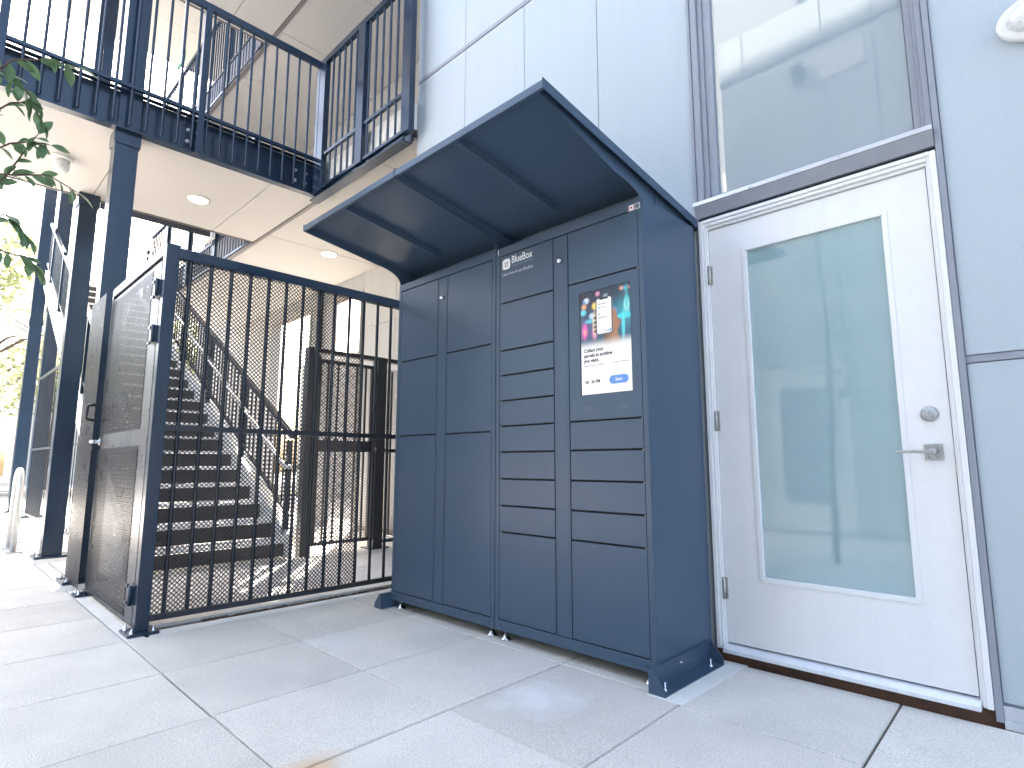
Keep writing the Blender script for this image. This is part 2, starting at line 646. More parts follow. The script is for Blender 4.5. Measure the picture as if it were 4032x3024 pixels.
b = MB()
b.box(-3.905, DX0, WALL_Y + 0.012, 3.05, 0.0, 16.0)  # height beyond the view set to keep the courtyard in shade
b.box(DX1, 6.0, WALL_Y + 0.012, 3.05, 0.0, 16.0)
b.box(DX0, DX1, WALL_Y + 0.07, 3.05, 0.0, 16.0)
b.build('wall', 'reveal_trim', bld)
ZB = 4.295
xs = [-3.905, -3.275, -2.62, -1.977, DX0]
for k in range(len(xs) - 1):
    x0, x1 = xs[k], xs[k + 1]
    panel(x0, x1, 0.02, ZB - 0.018)
    panel(x0, x1, ZB + 0.018, 7.5)
    panel(x0, x1, 7.5, 16.0)
xr = [DX1, 0.95, 2.17, 3.4, 4.6, 6.0]
for k in range(len(xr) - 1):
    panel(xr[k], xr[k + 1], 0.085, 1.315)
    panel(xr[k], xr[k + 1], 1.345, 4.3)
    panel(xr[k], xr[k + 1], 4.33, 7.5)
    panel(xr[k], xr[k + 1], 7.5, 16.0)
MB().box(-3.91, DX0, WALL_Y - 0.006, WALL_Y + 0.01, ZB - 0.016, ZB + 0.016).build('reveal_strip', 'vinyl_frame', bld)
b = MB().box(DX1, 6.0, WALL_Y - 0.002, WALL_Y + 0.011, 1.317, 1.343)
b.build('reveal_strip', 'vinyl_frame', bld)
b = MB()
b.box(DX1, 6.0, WALL_Y - 0.012, WALL_Y + 0.011, -0.0, 0.03)
b.box(DX1, 6.0, WALL_Y - 0.007, WALL_Y + 0.011, 0.03, 0.078)
b.build('base_flashing', 'flashing', bld, bevel=0.002)
# corner return facing the walkway
b = MB().box(-3.918, -3.906, WALL_Y + 0.002, 4.40, 0.0, 16.0)
b.build('siding_panel', 'back_wall_paint', bld)
# side trims of the door and window bay
b = MB()
b.box(DX0, DX0 + 0.016, WALL_Y - 0.012, WALL_Y + 0.06, 2.2, 8.0)
b.box(DX1 - 0.022, DX1, WALL_Y - 0.014, WALL_Y + 0.06, 0.02, 8.0)
b.build('edge_trim', 'vinyl_frame', bld, bevel=0.002)

# --- door
door = MB().box(-1.297, -0.352, WALL_Y + 0.012, WALL_Y + 0.05, 0.08, 2.15)  # placeholder mesh replaced below


def door_leaf_mesh(x0, x1, z0, z1, gx0, gx1, gz0, gz1, y0, y1):
    b = MB()
    b.box(x0, gx0, y0, y1, z0, z1)
    b.box(gx1, x1, y0, y1, z0, z1)
    b.box(gx0, gx1, y0, y1, z0, gz0)
    b.box(gx0, gx1, y0, y1, gz1, z1)
    return b


leaf = door_leaf_mesh(-1.297, -0.352, 0.085, 2.15, -1.125, -0.502, 0.388, 2.012, WALL_Y + 0.012, WALL_Y + 0.055)
dl = leaf.build('door', 'white_paint', bld, bevel=0.0)
b = MB()                                                       # glazing bead round the glass
w_ = 0.018
gx0, gx1, gz0, gz1 = -1.125, -0.502, 0.388, 2.012
yb0 = WALL_Y + 0.007
b.prism([(gx0 - 0.004, gz0 - 0.004), (gx1 + 0.004, gz0 - 0.004), (gx1 - w_, gz0 + w_), (gx0 + w_, gz0 + w_)], 'y', yb0, yb0 + 0.02)
b.prism([(gx0 - 0.004, gz1 + 0.004), (gx0 + w_, gz1 - w_), (gx1 - w_, gz1 - w_), (gx1 + 0.004, gz1 + 0.004)], 'y', yb0, yb0 + 0.02)
b.prism([(gx0 - 0.004, gz0 - 0.004), (gx0 + w_, gz0 + w_), (gx0 + w_, gz1 - w_), (gx0 - 0.004, gz1 + 0.004)], 'y', yb0, yb0 + 0.02)
b.prism([(gx1 + 0.004, gz0 - 0.004), (gx1 + 0.004, gz1 + 0.004), (gx1 - w_, gz1 - w_), (gx1 - w_, gz0 + w_)], 'y', yb0, yb0 + 0.02)
b.build('glazing_bead', 'white_paint', dl, bevel=0.002)
MB().box(gx0 + 0.001, gx1 - 0.001, WALL_Y + 0.022, WALL_Y + 0.03, gz0 + 0.001, gz1 - 0.001).build('glass_pane', 'frosted_glass', dl)
# door frame (brickmould in three steps)
b = MB()
for (xa, xb, ya) in ((-1.343, -1.322, -0.016), (-1.322, -1.308, -0.010), (-1.308, -1.300, 0.0)):
    b.box(xa, xb, WALL_Y + ya, WALL_Y + 0.06, 0.055, 2.205 - (0.0 if xa < -1.34 else 0.014 if xa < -1.32 else 0.03))
for (xa, xb, ya) in ((-0.330, -0.309, -0.016), (-0.341, -0.330, -0.010), (-0.348, -0.341, 0.0)):
    b.box(xa, xb, WALL_Y + ya, WALL_Y + 0.06, 0.055, 2.205 - (0.0 if xb > -0.31 else 0.014 if xb > -0.335 else 0.03))
b.box(-1.322, -0.330, WALL_Y - 0.016, WALL_Y + 0.06, 2.188, 2.206)
b.box(-1.308, -0.341, WALL_Y - 0.010, WALL_Y + 0.06, 2.170, 2.1875)
b.box(-1.300, -0.348, WALL_Y + 0.001, WALL_Y + 0.06, 2.154, 2.1695)
b.build('door_frame', 'white_paint', bld, bevel=0.003)
b = MB().box(-1.30, -0.348, WALL_Y + 0.056, WALL_Y + 0.069, 0.055, 2.16)
b.build('weatherstrip', 'dark_gap', bld)
b = MB()
b.prism([(WALL_Y - 0.035, 0.045), (WALL_Y + 0.06, 0.045), (WALL_Y + 0.06, 0.078), (WALL_Y - 0.012, 0.076), (WALL_Y - 0.035, 0.062)], 'x', -1.305, -0.345)
b.build('threshold', 'threshold_metal', bld, bevel=0.002)
MB().box(-1.35, -0.288, WALL_Y + 0.01, WALL_Y + 0.05, -0.02, 0.05).build('kick_board', 'kick_board', bld)
# hardware
b = MB()
b.lathe((-0.418, WALL_Y + 0.012, 1.128), [(0.031, 0), (0.031, -0.004), (0.026, -0.014), (0.020, -0.018)], 28, 'y')
o = b.build('deadbolt', 'satin_nickel', dl)
b = MB()
b.lathe((-0.418, WALL_Y - 0.006, 1.128), [(0.0165, 0), (0.0165, -0.004), (0.014, -0.006)], 24, 'y')
b.box(-0.4195, -0.4165, WALL_Y - 0.0135, WALL_Y - 0.011, 1.121, 1.133)
b.build('lock_cylinder', 'chrome', dl)
b = MB()
b.box(-0.447, -0.384, WALL_Y + 0.0035, WALL_Y + 0.0118, 0.945, 1.010)
b.build('handle_plate', 'satin_nickel', dl, bevel=0.002)
b = MB()
b.lathe((-0.414, WALL_Y + 0.004, 0.979), [(0.013, 0), (0.013, -0.045), (0.011, -0.048)], 20, 'y')
b.box(-0.530, -0.405, WALL_Y - 0.052, WALL_Y - 0.040, 0.973, 0.985)
b.build('lever_handle', 'satin_nickel', dl, bevel=0.002)
for z in (1.905, 1.145, 0.335):
    b = MB()
    b.tube([(-1.2985, WALL_Y - 0.001, z - 0.05), (-1.2985, WALL_Y - 0.001, z + 0.05)], 0.0075, 10)
    b.box(-1.2985, -1.285, WALL_Y + 0.0095, WALL_Y + 0.0118, z - 0.05, z + 0.05)
    b.build('hinge', 'hinge_steel', dl)
b = MB()
b.box(-0.3515, -0.3485, WALL_Y + 0.0105, WALL_Y + 0.0125, 0.90, 1.01)
b.build('strike_plate', 'hinge_steel', dl)

# --- window above the door
WZ0, WZ1 = 2.30, 4.15
win = MB()
fx0, fx1 = DX0 + 0.018, DX1 - 0.024
for (a, d0) in ((0.0, -0.006), (0.036, 0.010), (0.062, 0.022)):
    w2 = 0.036 if a == 0 else 0.026 if a == 0.036 else 0.045
    x0, x1, z0, z1 = fx0 + a, fx1 - a * 0.62, WZ0 + a * 0.4, WZ1 - a
    wr = w2 * 0.62
    win.box(x0, x0 + w2, WALL_Y + d0, WALL_Y + 0.06, z0, z1)
    win.box(x1 - wr, x1, WALL_Y + d0, WALL_Y + 0.06, z0, z1)
    win.box(x0 + w2, x1 - wr, WALL_Y + d0, WALL_Y + 0.06, z0, z0 + w2 * 0.42)
    win.box(x0 + w2, x1 - wr, WALL_Y + d0, WALL_Y + 0.06, z1 - w2, z1)
wo_ = win.build('window', 'vinyl_frame', bld, bevel=0.003)
MB().box(-1.240, -0.380, WALL_Y + 0.040, WALL_Y + 0.046, 2.335, 4.1).build('glass_pane', 'window_glass', wo_)
b = MB()
b.prism([(WALL_Y - 0.040, 2.285), (WALL_Y + 0.03, 2.297), (WALL_Y + 0.03, 2.301), (WALL_Y - 0.040, 2.306)], 'x', -1.355, -0.308)
b.build('sill_nose', 'flashing', wo_, bevel=0.0015)
b = MB()
b.prism([(WALL_Y - 0.038, 2.284), (WALL_Y - 0.010, 2.225), (WALL_Y + 0.06, 2.225), (WALL_Y + 0.06, 2.295), (WALL_Y - 0.030, 2.286)], 'x', -1.350, -0.309)
b.build('sill', 'vinyl_frame', wo_)
MB().box(-1.35, -0.309, WALL_Y + 0.005, WALL_Y + 0.06, 2.2075, 2.224).build('drip_gap', 'dark_gap', wo_)
MB().box(DX0 + 0.018, DX1 - 0.024, WALL_Y + 0.002, WALL_Y + 0.012, 4.16, 7.5).build('siding_panel', 'siding', bld)

# --- wall light
wlm = thing('wall_light', (0.03, WALL_Y, 2.60), 'white oval bulkhead light mounted high on the wall right of the window', 'wall light')
b = MB()
cx_, cz_ = 0.045, 2.605


def oval(rx, rz, n=28):
    return [(cx_ + rx * math.cos(2 * math.pi * k / n), cz_ + rz * math.sin(2 * math.pi * k / n)) for k in range(n)]


b.prism(oval(0.125, 0.09), 'y', WALL_Y - 0.035, WALL_Y)
b.build('housing', 'light_housing', wlm, bevel=0.012, seg=3)
b = MB()
n_ = 28
for k in range(7):
    t = k / 6 * math.pi / 2
    s_ = math.cos(t)
    for j in range(n_):
        a = 2 * math.pi * j / n_
        b.v.append((cx_ + 0.095 * s_ * math.cos(a), WALL_Y - 0.036 - 0.055 * math.sin(t), cz_ + 0.065 * s_ * math.sin(a)))
for k in range(6):
    for j in range(n_):
        a, c_ = k * n_ + j, k * n_ + (j + 1) % n_
        b.f.append((a, c_, c_ + n_, a + n_))
        b.sm.append(True)
b.build('lens', 'lens_glass', wlm)
# ------------------------------------------------------------------ parcel locker
F = 2.26                       # front plane of the doors
BK = 2.765                     # back
lock = thing('parcel_locker', (-2.34, 2.5, 0), 'dark slate blue steel parcel locker with a screen, many doors and a sloping canopy', 'parcel locker')
ZT, ZB_ = 2.175, 0.052
mods = ((-3.322, -2.3455), (-2.3425, -1.358))
for (x0, x1) in mods:
    b = MB()
    t = 0.004
    b.box(x0 + 0.001, x1 - 0.001, F + 0.012, BK - 0.001, ZB_ + 0.001, ZT - 0.001)
    cab = b.build('cabinet', 'dark_gap', lock)
    b = MB()
    b.box(x0, x0 + t, F, BK, ZB_, ZT)
    b.box(x1 - t, x1, F, BK, ZB_, ZT)
    b.box(x0 + t, x1 - t, F + 0.013, BK, ZT - 0.0005, ZT + 0.003)
    b.build('side_panel', 'slate_paint', cab, bevel=0.0012)
    b = MB()
    b.box(x0 + t, x1 - t, F, F + 0.02, 2.127, ZT)
    b.box(x0 + t, x1 - t, F, F + 0.02, ZB_, 0.104)
    b.box(x0 + t, x0 + 0.030, F, F + 0.02, 0.104, 2.127)
    b.box(x1 - 0.030, x1 - t, F, F + 0.02, 0.104, 2.127)
    b.build('face_frame', 'slate_paint', cab, bevel=0.0012)
    b = MB()
    for xx in (x0 + 0.045, x1 - 0.045):
        b.lathe((xx, F - 0.0006, 0.078), [(0.005, 0), (0.005, 0.001)], 10, 'y')
    b.build('screw_hole', 'dark_gap', cab)


def ldoor(x0, x1, z0, z1, name='locker_door', gap_top=0.0045):
    b = MB().box(x0, x1, F - 0.0005, F + 0.016, z0 + 0.002, z1 - gap_top)
    return b.build(name, 'slate_paint', lock, bevel=0.0016)


cols = {
    1: (-3.288, -2.886, [0.108, 1.117, 1.622, 2.123]),
    2: (-2.783, -2.377, [0.108, 1.114, 1.620, 2.123]),
    3: (-2.309, -1.911, [0.108, 0.566, 0.707, 0.851, 0.997, 1.139, 1.281, 1.424, 1.566, 1.842, 2.123]),
    4: (-1.806, -1.390, [0.108, 0.567, 0.708, 0.852, 0.998, 1.140, 1.842, 2.123]),
}
panel_obj = None
for k, (x0, x1, zs) in cols.items():
    for j in range(len(zs) - 1):
        gt = 0.003 if j == len(zs) - 2 else 0.007
        if k == 4 and j == 5:
            # door that carries the screen: built round the opening
            sx0, sx1, sz0, sz1 = -1.737, -1.438, 1.262, 1.782
            b = MB()
            ya, yb2 = F - 0.0005, F + 0.016
            b.box(x0, sx0, ya, yb2, zs[j] + 0.002, zs[j + 1] - gt)
            b.box(sx1, x1, ya, yb2, zs[j] + 0.002, zs[j + 1] - gt)
            b.box(sx0, sx1, ya, yb2, zs[j] + 0.002, sz0)
            b.box(sx0, sx1, ya, yb2, sz1, zs[j + 1] - gt)
            panel_obj = b.build('control_panel', 'slate_paint', lock)
        else:
            ldoor(x0, x1, zs[j], zs[j + 1], gap_top=gt)
        if j > 0:                                               # small bright latch tongue seen in the gap
            xx = x0 + 0.004 if k in (1, 3) else x1 - 0.008
            MB().box(xx, xx + 0.005, F + 0.003, F + 0.010, zs[j] - 0.006, zs[j] - 0.001).build('latch', 'hinge_steel', lock)
for (x0, x1, xk) in ((-2.881, -2.788, -2.835), (-1.906, -1.811, -1.858)):
    ls = MB().box(x0, x1, F - 0.0004, F + 0.016, 0.108, 2.120).build('lock_strip', 'slate_paint', lock, bevel=0.0016)
    b = MB()
    b.lathe((xk, F, 1.986), [(0.015, 0.0), (0.015, -0.012), (0.012, -0.016), (0.007, -0.017)], 20, 'y')
    b.build('cam_lock', 'chrome', ls)
    b = MB()
    for q in (0.012,):
        b.box(x0 + q, x0 + q + 0.0016, F - 0.0011, F - 0.0004, 0.12, 2.11)
        b.box(x1 - q, x1 - q + 0.0016, F - 0.0011, F - 0.0004, 0.12, 2.11)
    b.build('fold_line', 'slate_edge', ls)
# speaker holes under the screen
b = MB()
for cxx in (-1.69, -1.488):
    for i in range(9):
        for j in range(5):
            if abs(i - 4) + abs(j - 2) * 1.5 < 5.2:
                x, z = cxx + (i - 4) * 0.0065, 1.194 + (j - 2) * 0.0065
                b.box(x - 0.0016, x + 0.0016, F - 0.0009, F - 0.0006, z - 0.0016, z + 0.0016)
b.build('speaker_grille', 'sticker_faint', panel_obj)

# canopy: one piece per module, sloping down to the wall
CF, CB = 1.545, 2.80


def cz(y):
    return 2.366 - (y - CF) * (2.366 - 2.176) / (CB - CF)      # underside of the deck


for mi, (x0, x1) in enumerate(mods):
    xa = x0 - (0.012 if mi == 0 else -0.002)
    xb = x1 + (0.012 if mi == 1 else -0.002)
    b = MB()
    b.prism([(CF, cz(CF) + 0.031), (CB, cz(CB) + 0.031), (CB, cz(CB) + 0.0345), (CF, cz(CF) + 0.0345)], 'x', xa, xb)
    can = b.build('canopy', 'slate_paint', lock)
    # turned-down lips at the front and both sides, raised lips on top
    b = MB()
    b.prism([(CF - 0.003, cz(CF)), (CF - 0.0002, cz(CF)), (CF - 0.0002, cz(CF) + 0.034), (CF - 0.003, cz(CF) + 0.034)], 'x', xa, xb)
    b.box(xa, xb, CF, CF + 0.012, cz(CF) - 0.0005, cz(CF) + 0.002)
    b.build('front_hem', 'slate_paint', can, bevel=0.001)
    for xx in (xa, xb - 0.003):
        b = MB()
        b.prism([(CF, cz(CF) - 0.001), (CB, cz(CB) - 0.001), (CB, cz(CB) + 0.0308), (CF, cz(CF) + 0.0308)], 'x', xx, xx + 0.003)
        b.build('side_lip', 'slate_paint', can, bevel=0.001)
        b = MB()
        b.prism([(CF - 0.003, cz(CF) + 0.0347), (CB, cz(CB) + 0.0347), (CB, cz(CB) + 0.044), (CF - 0.003, cz(CF) + 0.044)], 'x', xx, xx + 0.003)
        b.build('drip_edge', 'slate_paint', can)
    # stiffener under the middle: an upright flange with a folded foot
    xm = (x0 + x1) / 2 - 0.015
    y0_, y1_ = CF + 0.014, 2.25
    b = MB()
    b.prism([(y0_, cz(y0_) + 0.0308), (y0_, cz(y0_) + 0.001), (y1_, cz(y1_) - 0.003), (y1_, cz(y1_) + 0.0308)], 'x', xm - 0.003, xm)
    b.prism([(y0_, cz(y0_) + 0.0012), (y0_, cz(y0_) - 0.0015), (y1_, cz(y1_) - 0.0055), (y1_, cz(y1_) - 0.0028)], 'x', xm - 0.028, xm)
    b.build('stiffener', 'slate_paint', can)
    # side brackets: shallow at the front, curving down onto the locker
    for side in (0, 1):
        deep = 0.055 if (mi == 1 and side == 1) else 0.008
        pts = [(CF + 0.013, cz(CF + 0.013) + 0.0308), (CF + 0.013, cz(CF + 0.013) - 0.002)]
        for t_ in [i / 8 for i in range(1, 9)]:
            y = CF + 0.013 + t_ * (2.06 - CF - 0.013)
            pts.append((y, cz(y) - 0.002 - deep * t_))
        ye, ze = pts[-1]
        for t_ in [i / 10 for i in range(1, 11)]:
            a = R(90 * t_)
            pts.append((ye + (F + 0.003 - ye) * math.sin(a) ** 0.9, ze - 0.025 * t_ - (ze - 0.025 - ZT - 0.001) * (1 - math.cos(a))))
        pts += [(BK, ZT + 0.001), (BK, cz(BK) + 0.0305)]
        xx = x0 + 0.004 if side == 0 else x1 - 0.008
        if mi == 1 and side == 1:
            xx -= 0.012
        b = MB().prism(pts, 'x', xx, xx + 0.003)
        b.build('side_bracket', 'slate_paint', can)
        b = MB()
        b.lathe((xx - 0.0008, 1.672, cz(1.672) + 0.006), [(0.005, 0), (0.005, 0.0046)], 10, 'x')
        b.build('bolt_hole', 'sticker_dark', can)
    # closing panel at the back
    b = MB().box(x0 + 0.009, x1 - 0.009, 2.40, 2.404, ZT + 0.003, cz(2.404) + 0.029)
    b.build('closing_panel', 'slate_paint', can)
# end block where the canopy rim meets the wall
MB().box(-1.365, -1.349, 2.765, 2.795, 2.165, 2.178).build('rim_stop', 'dark_gap', lock)

# feet
for xf, yf in ((-3.25, 2.29), (-2.40, 2.295), (-2.292, 2.295), (-1.405, 2.285), (-3.27, 2.69), (-1.415, 2.69)):
    b = MB()
    b.lathe((xf, yf, 0.0), [(0.028, 0.0), (0.028, 0.006), (0.022, 0.014), (0.011, 0.026), (0.010, 0.030)], 18)
    ft = b.build('levelling_foot', 'chrome', lock)
    b = MB()
    b.tube([(xf, yf, 0.029), (xf, yf, 0.062)], 0.007, 10)
    b.lathe((xf, yf, 0.040), [(0.012, 0.0), (0.012, 0.008)], 6)
    b.build('foot_stem', 'chrome', ft)


def foot_bracket(xi, sgn):
    """angle bracket bolted to the paving: upright on the cabinet side, flange outward"""
    y0, y1 = 2.185, 2.725
    xo = xi + sgn * 0.075
    b = MB()
    a_, c_ = sorted((xi, xi + sgn * 0.004))
    b.box(a_, c_, y0 + 0.002, y1 - 0.002, 0.0005, 0.092)
    a_, c_ = sorted((xi, xi + sgn * 0.014))
    b.box(a_, c_, y0 + 0.002, y1 - 0.002, 0.0922, 0.0965)
    a_, c_ = sorted((xi + sgn * 0.0042, xo))
    b.box(a_, c_, y0 + 0.0045, y1 - 0.0045, 0.001, 0.006)
    for yy in (y0, y1 - 0.0045):
        b.prism([(xi, 0.0008), (xo, 0.0008), (xo, 0.028), (xi + sgn * 0.018, 0.0965), (xi, 0.0965)], 'y', yy, yy + 0.0045)
    br = b.build('floor_bracket', 'slate_paint', lock)
    for yy in (2.245, 2.655):
        b = MB()
        x = xi + sgn * 0.042
        b.lathe((x, yy, 0.006), [(0.011, 0.0), (0.011, 0.002), (0.008, 0.0022), (0.008, 0.009), (0.0045, 0.0092), (0.0045, 0.034)], 12)
        b.build('anchor_bolt', 'chrome', br)
    b = MB()
    b.lathe((xi + sgn * 0.004, 2.44, 0.066), [(0.007, 0), (0.007, sgn * 0.006), (0.004, sgn * 0.007), (0.004, sgn * 0.015)], 10, 'x')
    b.build('side_bolt', 'hinge_steel', br)


foot_bracket(-1.357, 1)
foot_bracket(-3.324, -1)
b = MB()
b.box(-1.36, -1.20, 2.17, 2.795, 0.0, 0.0015)
b.build('grout_pad', 'curb_concrete', pave)

# lettering and stickers on the doors
LY = F - 0.0016
lg = MB()
lg.prism(rrect(-2.288, -2.227, 2.036, 2.098, 0.016), 'y', LY, LY + 0.0006)
logo = lg.build('logo', 'sticker_white', lock)
b = MB()
ur, ut = 0.0125, 0.0055
ux, uz = -2.2575, 2.062
pts = [(ux - ur, uz + 0.018)]
for k in range(13):
    a = R(180 + 180 * k / 12)
    pts.append((ux + ur * math.cos(a), uz + ur * math.sin(a)))
pts.append((ux + ur, uz + 0.018))
inner = [(ux + ur - ut, uz + 0.018)]
for k in range(13):
    a = R(360 - 180 * k / 12)
    inner.append((ux + (ur - ut) * math.cos(a), uz + (ur - ut) * math.sin(a)))
inner.append((ux - ur + ut, uz + 0.018))
n_ = len(pts)
for k in range(n_ - 1):
    b.quad((pts[k][0], LY - 0.0005, pts[k][1]), (pts[k + 1][0], LY - 0.0005, pts[k + 1][1]),
           (inner[n_ - 2 - k][0], LY - 0.0005, inner[n_ - 2 - k][1]), (inner[n_ - 1 - k][0], LY - 0.0005, inner[n_ - 1 - k][1]))
b.box(ux + 0.001, ux + 0.005, LY - 0.0005, LY - 0.0002, uz + 0.004, uz + 0.016)
b.build('logo_mark', 'sticker_faint', logo, recalc=False)
text_part('lettering', 'BlueBox', 0.060, 'sticker_white', lock, -2.216, LY, 2.062, xs=0.79, bold=0.012)
MB().box(-2.213, -2.045, LY + 0.0002, LY + 0.0008, 2.0425, 2.0500).build('faint_print', 'sticker_faint', lock)
text_part('lettering', 'Learn how to use BlueBox', 0.0245, 'sticker_grey', lock, -2.289, LY, 2.000, xs=0.90, bold=0.01)
text_part('lettering', '1', 0.040, 'sticker_white', lock, -2.331, LY, 2.138, xs=0.8, bold=0.02)
# small flag sticker at the top right
b = MB().box(-1.437, -1.371, LY, LY + 0.0006, 2.122, 2.152)
st = b.build('sticker', 'sticker_grey', lock)
MB().box(-1.432, -1.402, LY - 0.0006, LY - 0.0001, 2.125, 2.150).build('sticker_field', 'sticker_white', st)
b = MB()
b.box(-1.4355, -1.4295, LY - 0.0010, LY - 0.0007, 2.125, 2.150)
b.box(-1.4045, -1.3985, LY - 0.0010, LY - 0.0007, 2.125, 2.150)
cx2, cz2 = -1.417, 2.1375
b.prism([(cx2 + 0.0085 * math.sin(a) * r_, cz2 + 0.0085 * math.cos(a) * r_) for a, r_ in
         [(k * math.pi / 5, (1.0 if k % 2 == 0 else 0.5)) for k in range(10)]], 'y', LY - 0.0010, LY - 0.0007)
b.build('flag_mark', 'sticker_red', st)
MB().box(-1.396, -1.375, LY - 0.0006, LY - 0.0001, 2.126, 2.148).build('sticker_field', 'sticker_faint', st)

# ---- screen
bz = MB().box(-1.737, -1.438, F + 0.002, F + 0.014, 1.262, 1.782)
scr = bz.build('screen', 'screen_bezel', lock)
PX0, PX1, PZ0, PZ1 = -1.7305, -1.4405, 1.2645, 1.7775
SYP = F + 0.0012


def mixc(a, b2, t):
    t = max(0.0, min(1.0, t))
    return tuple(a[i] + (b2[i] - a[i]) * t for i in range(3))


def sst(e0, e1, x):
    t = max(0.0, min(1.0, (x - e0) / (e1 - e0)))
    return t * t * (3 - 2 * t)


def seg_d(px, py, ax, ay, bx, by):
    dx, dy = bx - ax, by - ay
    t = max(0, min(1, ((px - ax) * dx + (py - ay) * dy) / (dx * dx + dy * dy)))
    return math.hypot(px - ax - t * dx, py - ay - t * dy), t


AS = (PZ1 - PZ0) / (PX1 - PX0)                                 # picture runs u 0..1, v 0..AS (from the top)


def picture(u, v):
    v = v * 1.52 - 0.08
    c = mixc((0.006, 0.010, 0.025), (0.015, 0.075, 0.14), sst(0.0, 0.9, v))
    c = mixc(c, (0.02, 0.34, 0.44), math.exp(-((u - 0.90) / 0.22) ** 2 - ((v - 0.62) / 0.34) ** 2))
    c = mixc(c, (0.15, 0.10, 0.28), 0.6 * math.exp(-((u - 0.1) / 0.22) ** 2 - ((v - 0.90) / 0.30) ** 2))
    spots = [(0.12, 0.14, 0.055, 0.05, (0.75, 0.85, 1.0), 1), (0.07, 0.29, 0.05, 0.05, (0.85, 0.42, 0.22), 1),
             (0.05, 0.44, 0.06, 0.05, (0.15, 0.75, 0.85), 1), (0.30, 0.32, 0.06, 0.06, (1.0, 0.72, 0.15), 1),
             (0.23, 0.57, 0.05, 0.05, (0.55, 0.75, 1.0), 1), (0.20, 0.70, 0.12, 0.035, (0.12, 0.65, 0.85), 0.8),
             (0.08, 0.95, 0.055, 0.13, (0.95, 0.10, 0.55), 1), (0.08, 0.97, 0.03, 0.05, (0.95, 0.45, 0.2), 0.8),
             (0.28, 1.04, 0.05, 0.10, (0.85, 0.15, 0.5), 0.7), (0.29, 0.80, 0.045, 0.22, (1.0, 0.80, 0.55), 0.7),
             (0.93, 0.45, 0.05, 0.13, (0.45, 1.0, 0.95), 1), (0.90, 0.72, 0.16, 0.05, (0.05, 0.8, 0.85), 0.9),
             (0.86, 0.95, 0.03, 0.24, (0.12, 0.85, 0.95), 0.8), (0.93, 0.30, 0.03, 0.22, (0.03, 0.55, 0.6), 0.8),
             (0.36, 0.015, 0.045, 0.04, (0.75, 0.30, 0.50), 1), (0.84, 0.015, 0.04, 0.035, (0.75, 0.32, 0.25), 1),
             (0.91, 0.03, 0.04, 0.035, (0.05, 0.45, 0.60), 1), (0.98, 0.03, 0.035, 0.03, (0.35, 0.20, 0.18), 1),
             (0.90, 0.16, 0.04, 0.04, (0.12, 0.12, 0.18), 0.8), (0.68, 0.55, 0.07, 0.07, (0.20, 0.28, 0.55), 0.7),
             (0.52, 0.10, 0.05, 0.03, (0.35, 0.45, 0.55), 0.8), (0.62, 0.36, 0.05, 0.09, (0.15, 0.35, 0.6), 0.5)]
    for (su, sv, ru, rv, sc, k) in spots:
        d = math.hypot((u - su) / ru, (v - sv) / (rv * 1.5))
        c = mixc(c, sc, k * (1 - sst(0.55, 1.45, d)))
    c = mixc(c, (1, 1, 1), sst(1.16, 1.46, v))
    # forearm, palm, thumb and finger ends of the hand holding the phone
    d, t = seg_d(u, v, 0.66, 1.62, 0.60, 1.08)
    hand = 1 - sst(-0.012, 0.012, d - (0.145 + 0.02 * (1 - t)))
    d, t = seg_d(u, v, 0.62, 1.05, 0.69, 0.86)
    hand = max(hand, 1 - sst(-0.012, 0.012, d - 0.125))
    d, t = seg_d(u, v, 0.70, 0.88, 0.665, 0.52)
    hand = max(hand, 1 - sst(-0.012, 0.012, d - (0.085 - 0.045 * t)))
    for fv in (0.64, 0.76, 0.88, 0.99):
        d, t = seg_d(u, v, 0.40, fv + 0.02, 0.315, fv)
        hand = max(hand, 1 - sst(-0.01, 0.01, d - 0.042))
    if hand > 0:
        sk = mixc((0.11, 0.04, 0.012), (0.50, 0.22, 0.075), sst(0.45, 0.85, u) * 0.55 + 0.45 * math.exp(-((u - 0.66) / 0.10) ** 2))
        sk = mixc(sk, (0.08, 0.03, 0.012), 0.6 * (1 - sst(0.30, 0.42, u)) + 0.35 * sst(0.76, 0.86, u))
        sk = mixc(sk, (0.95, 0.80, 0.68), sst(1.15, 1.45, v))
        fade = 1 - sst(1.22, 1.50, v)
        c = mixc(c, sk, hand * fade)

    def rr(uu, vv, cu, cv, hw, hh, r):
        qx, qy = abs(uu - cu) - hw + r, abs(vv - cv) - hh + r
        return math.hypot(max(qx, 0), max(qy, 0)) + min(max(qx, qy), 0) - r
    d = rr(u, v, 0.485, 0.62, 0.168, 0.485, 0.06)
    c = mixc(c, (0.025, 0.018, 0.018), 1 - sst(-0.006, 0.006, d))
    d = rr(u, v, 0.485, 0.62, 0.148, 0.462, 0.045)
    if d < 0.01:
        ph = mixc((1, 1, 1), (0.80, 0.80, 0.82), sst(0.9, 1.12, v))
        if abs(u - 0.485) < 0.085 and v < 0.198:
            ph = (0.02, 0.016, 0.016)
        c = mixc(c, ph, 1 - sst(-0.006, 0.006, d))
    # app badge top left
    d = rr(u, v, 0.075, 0.175, 0.032, 0.036, 0.012)
    c = mixc(c, (0.10, 0.28, 0.75), 1 - sst(-0.006, 0.006, d))
    return c


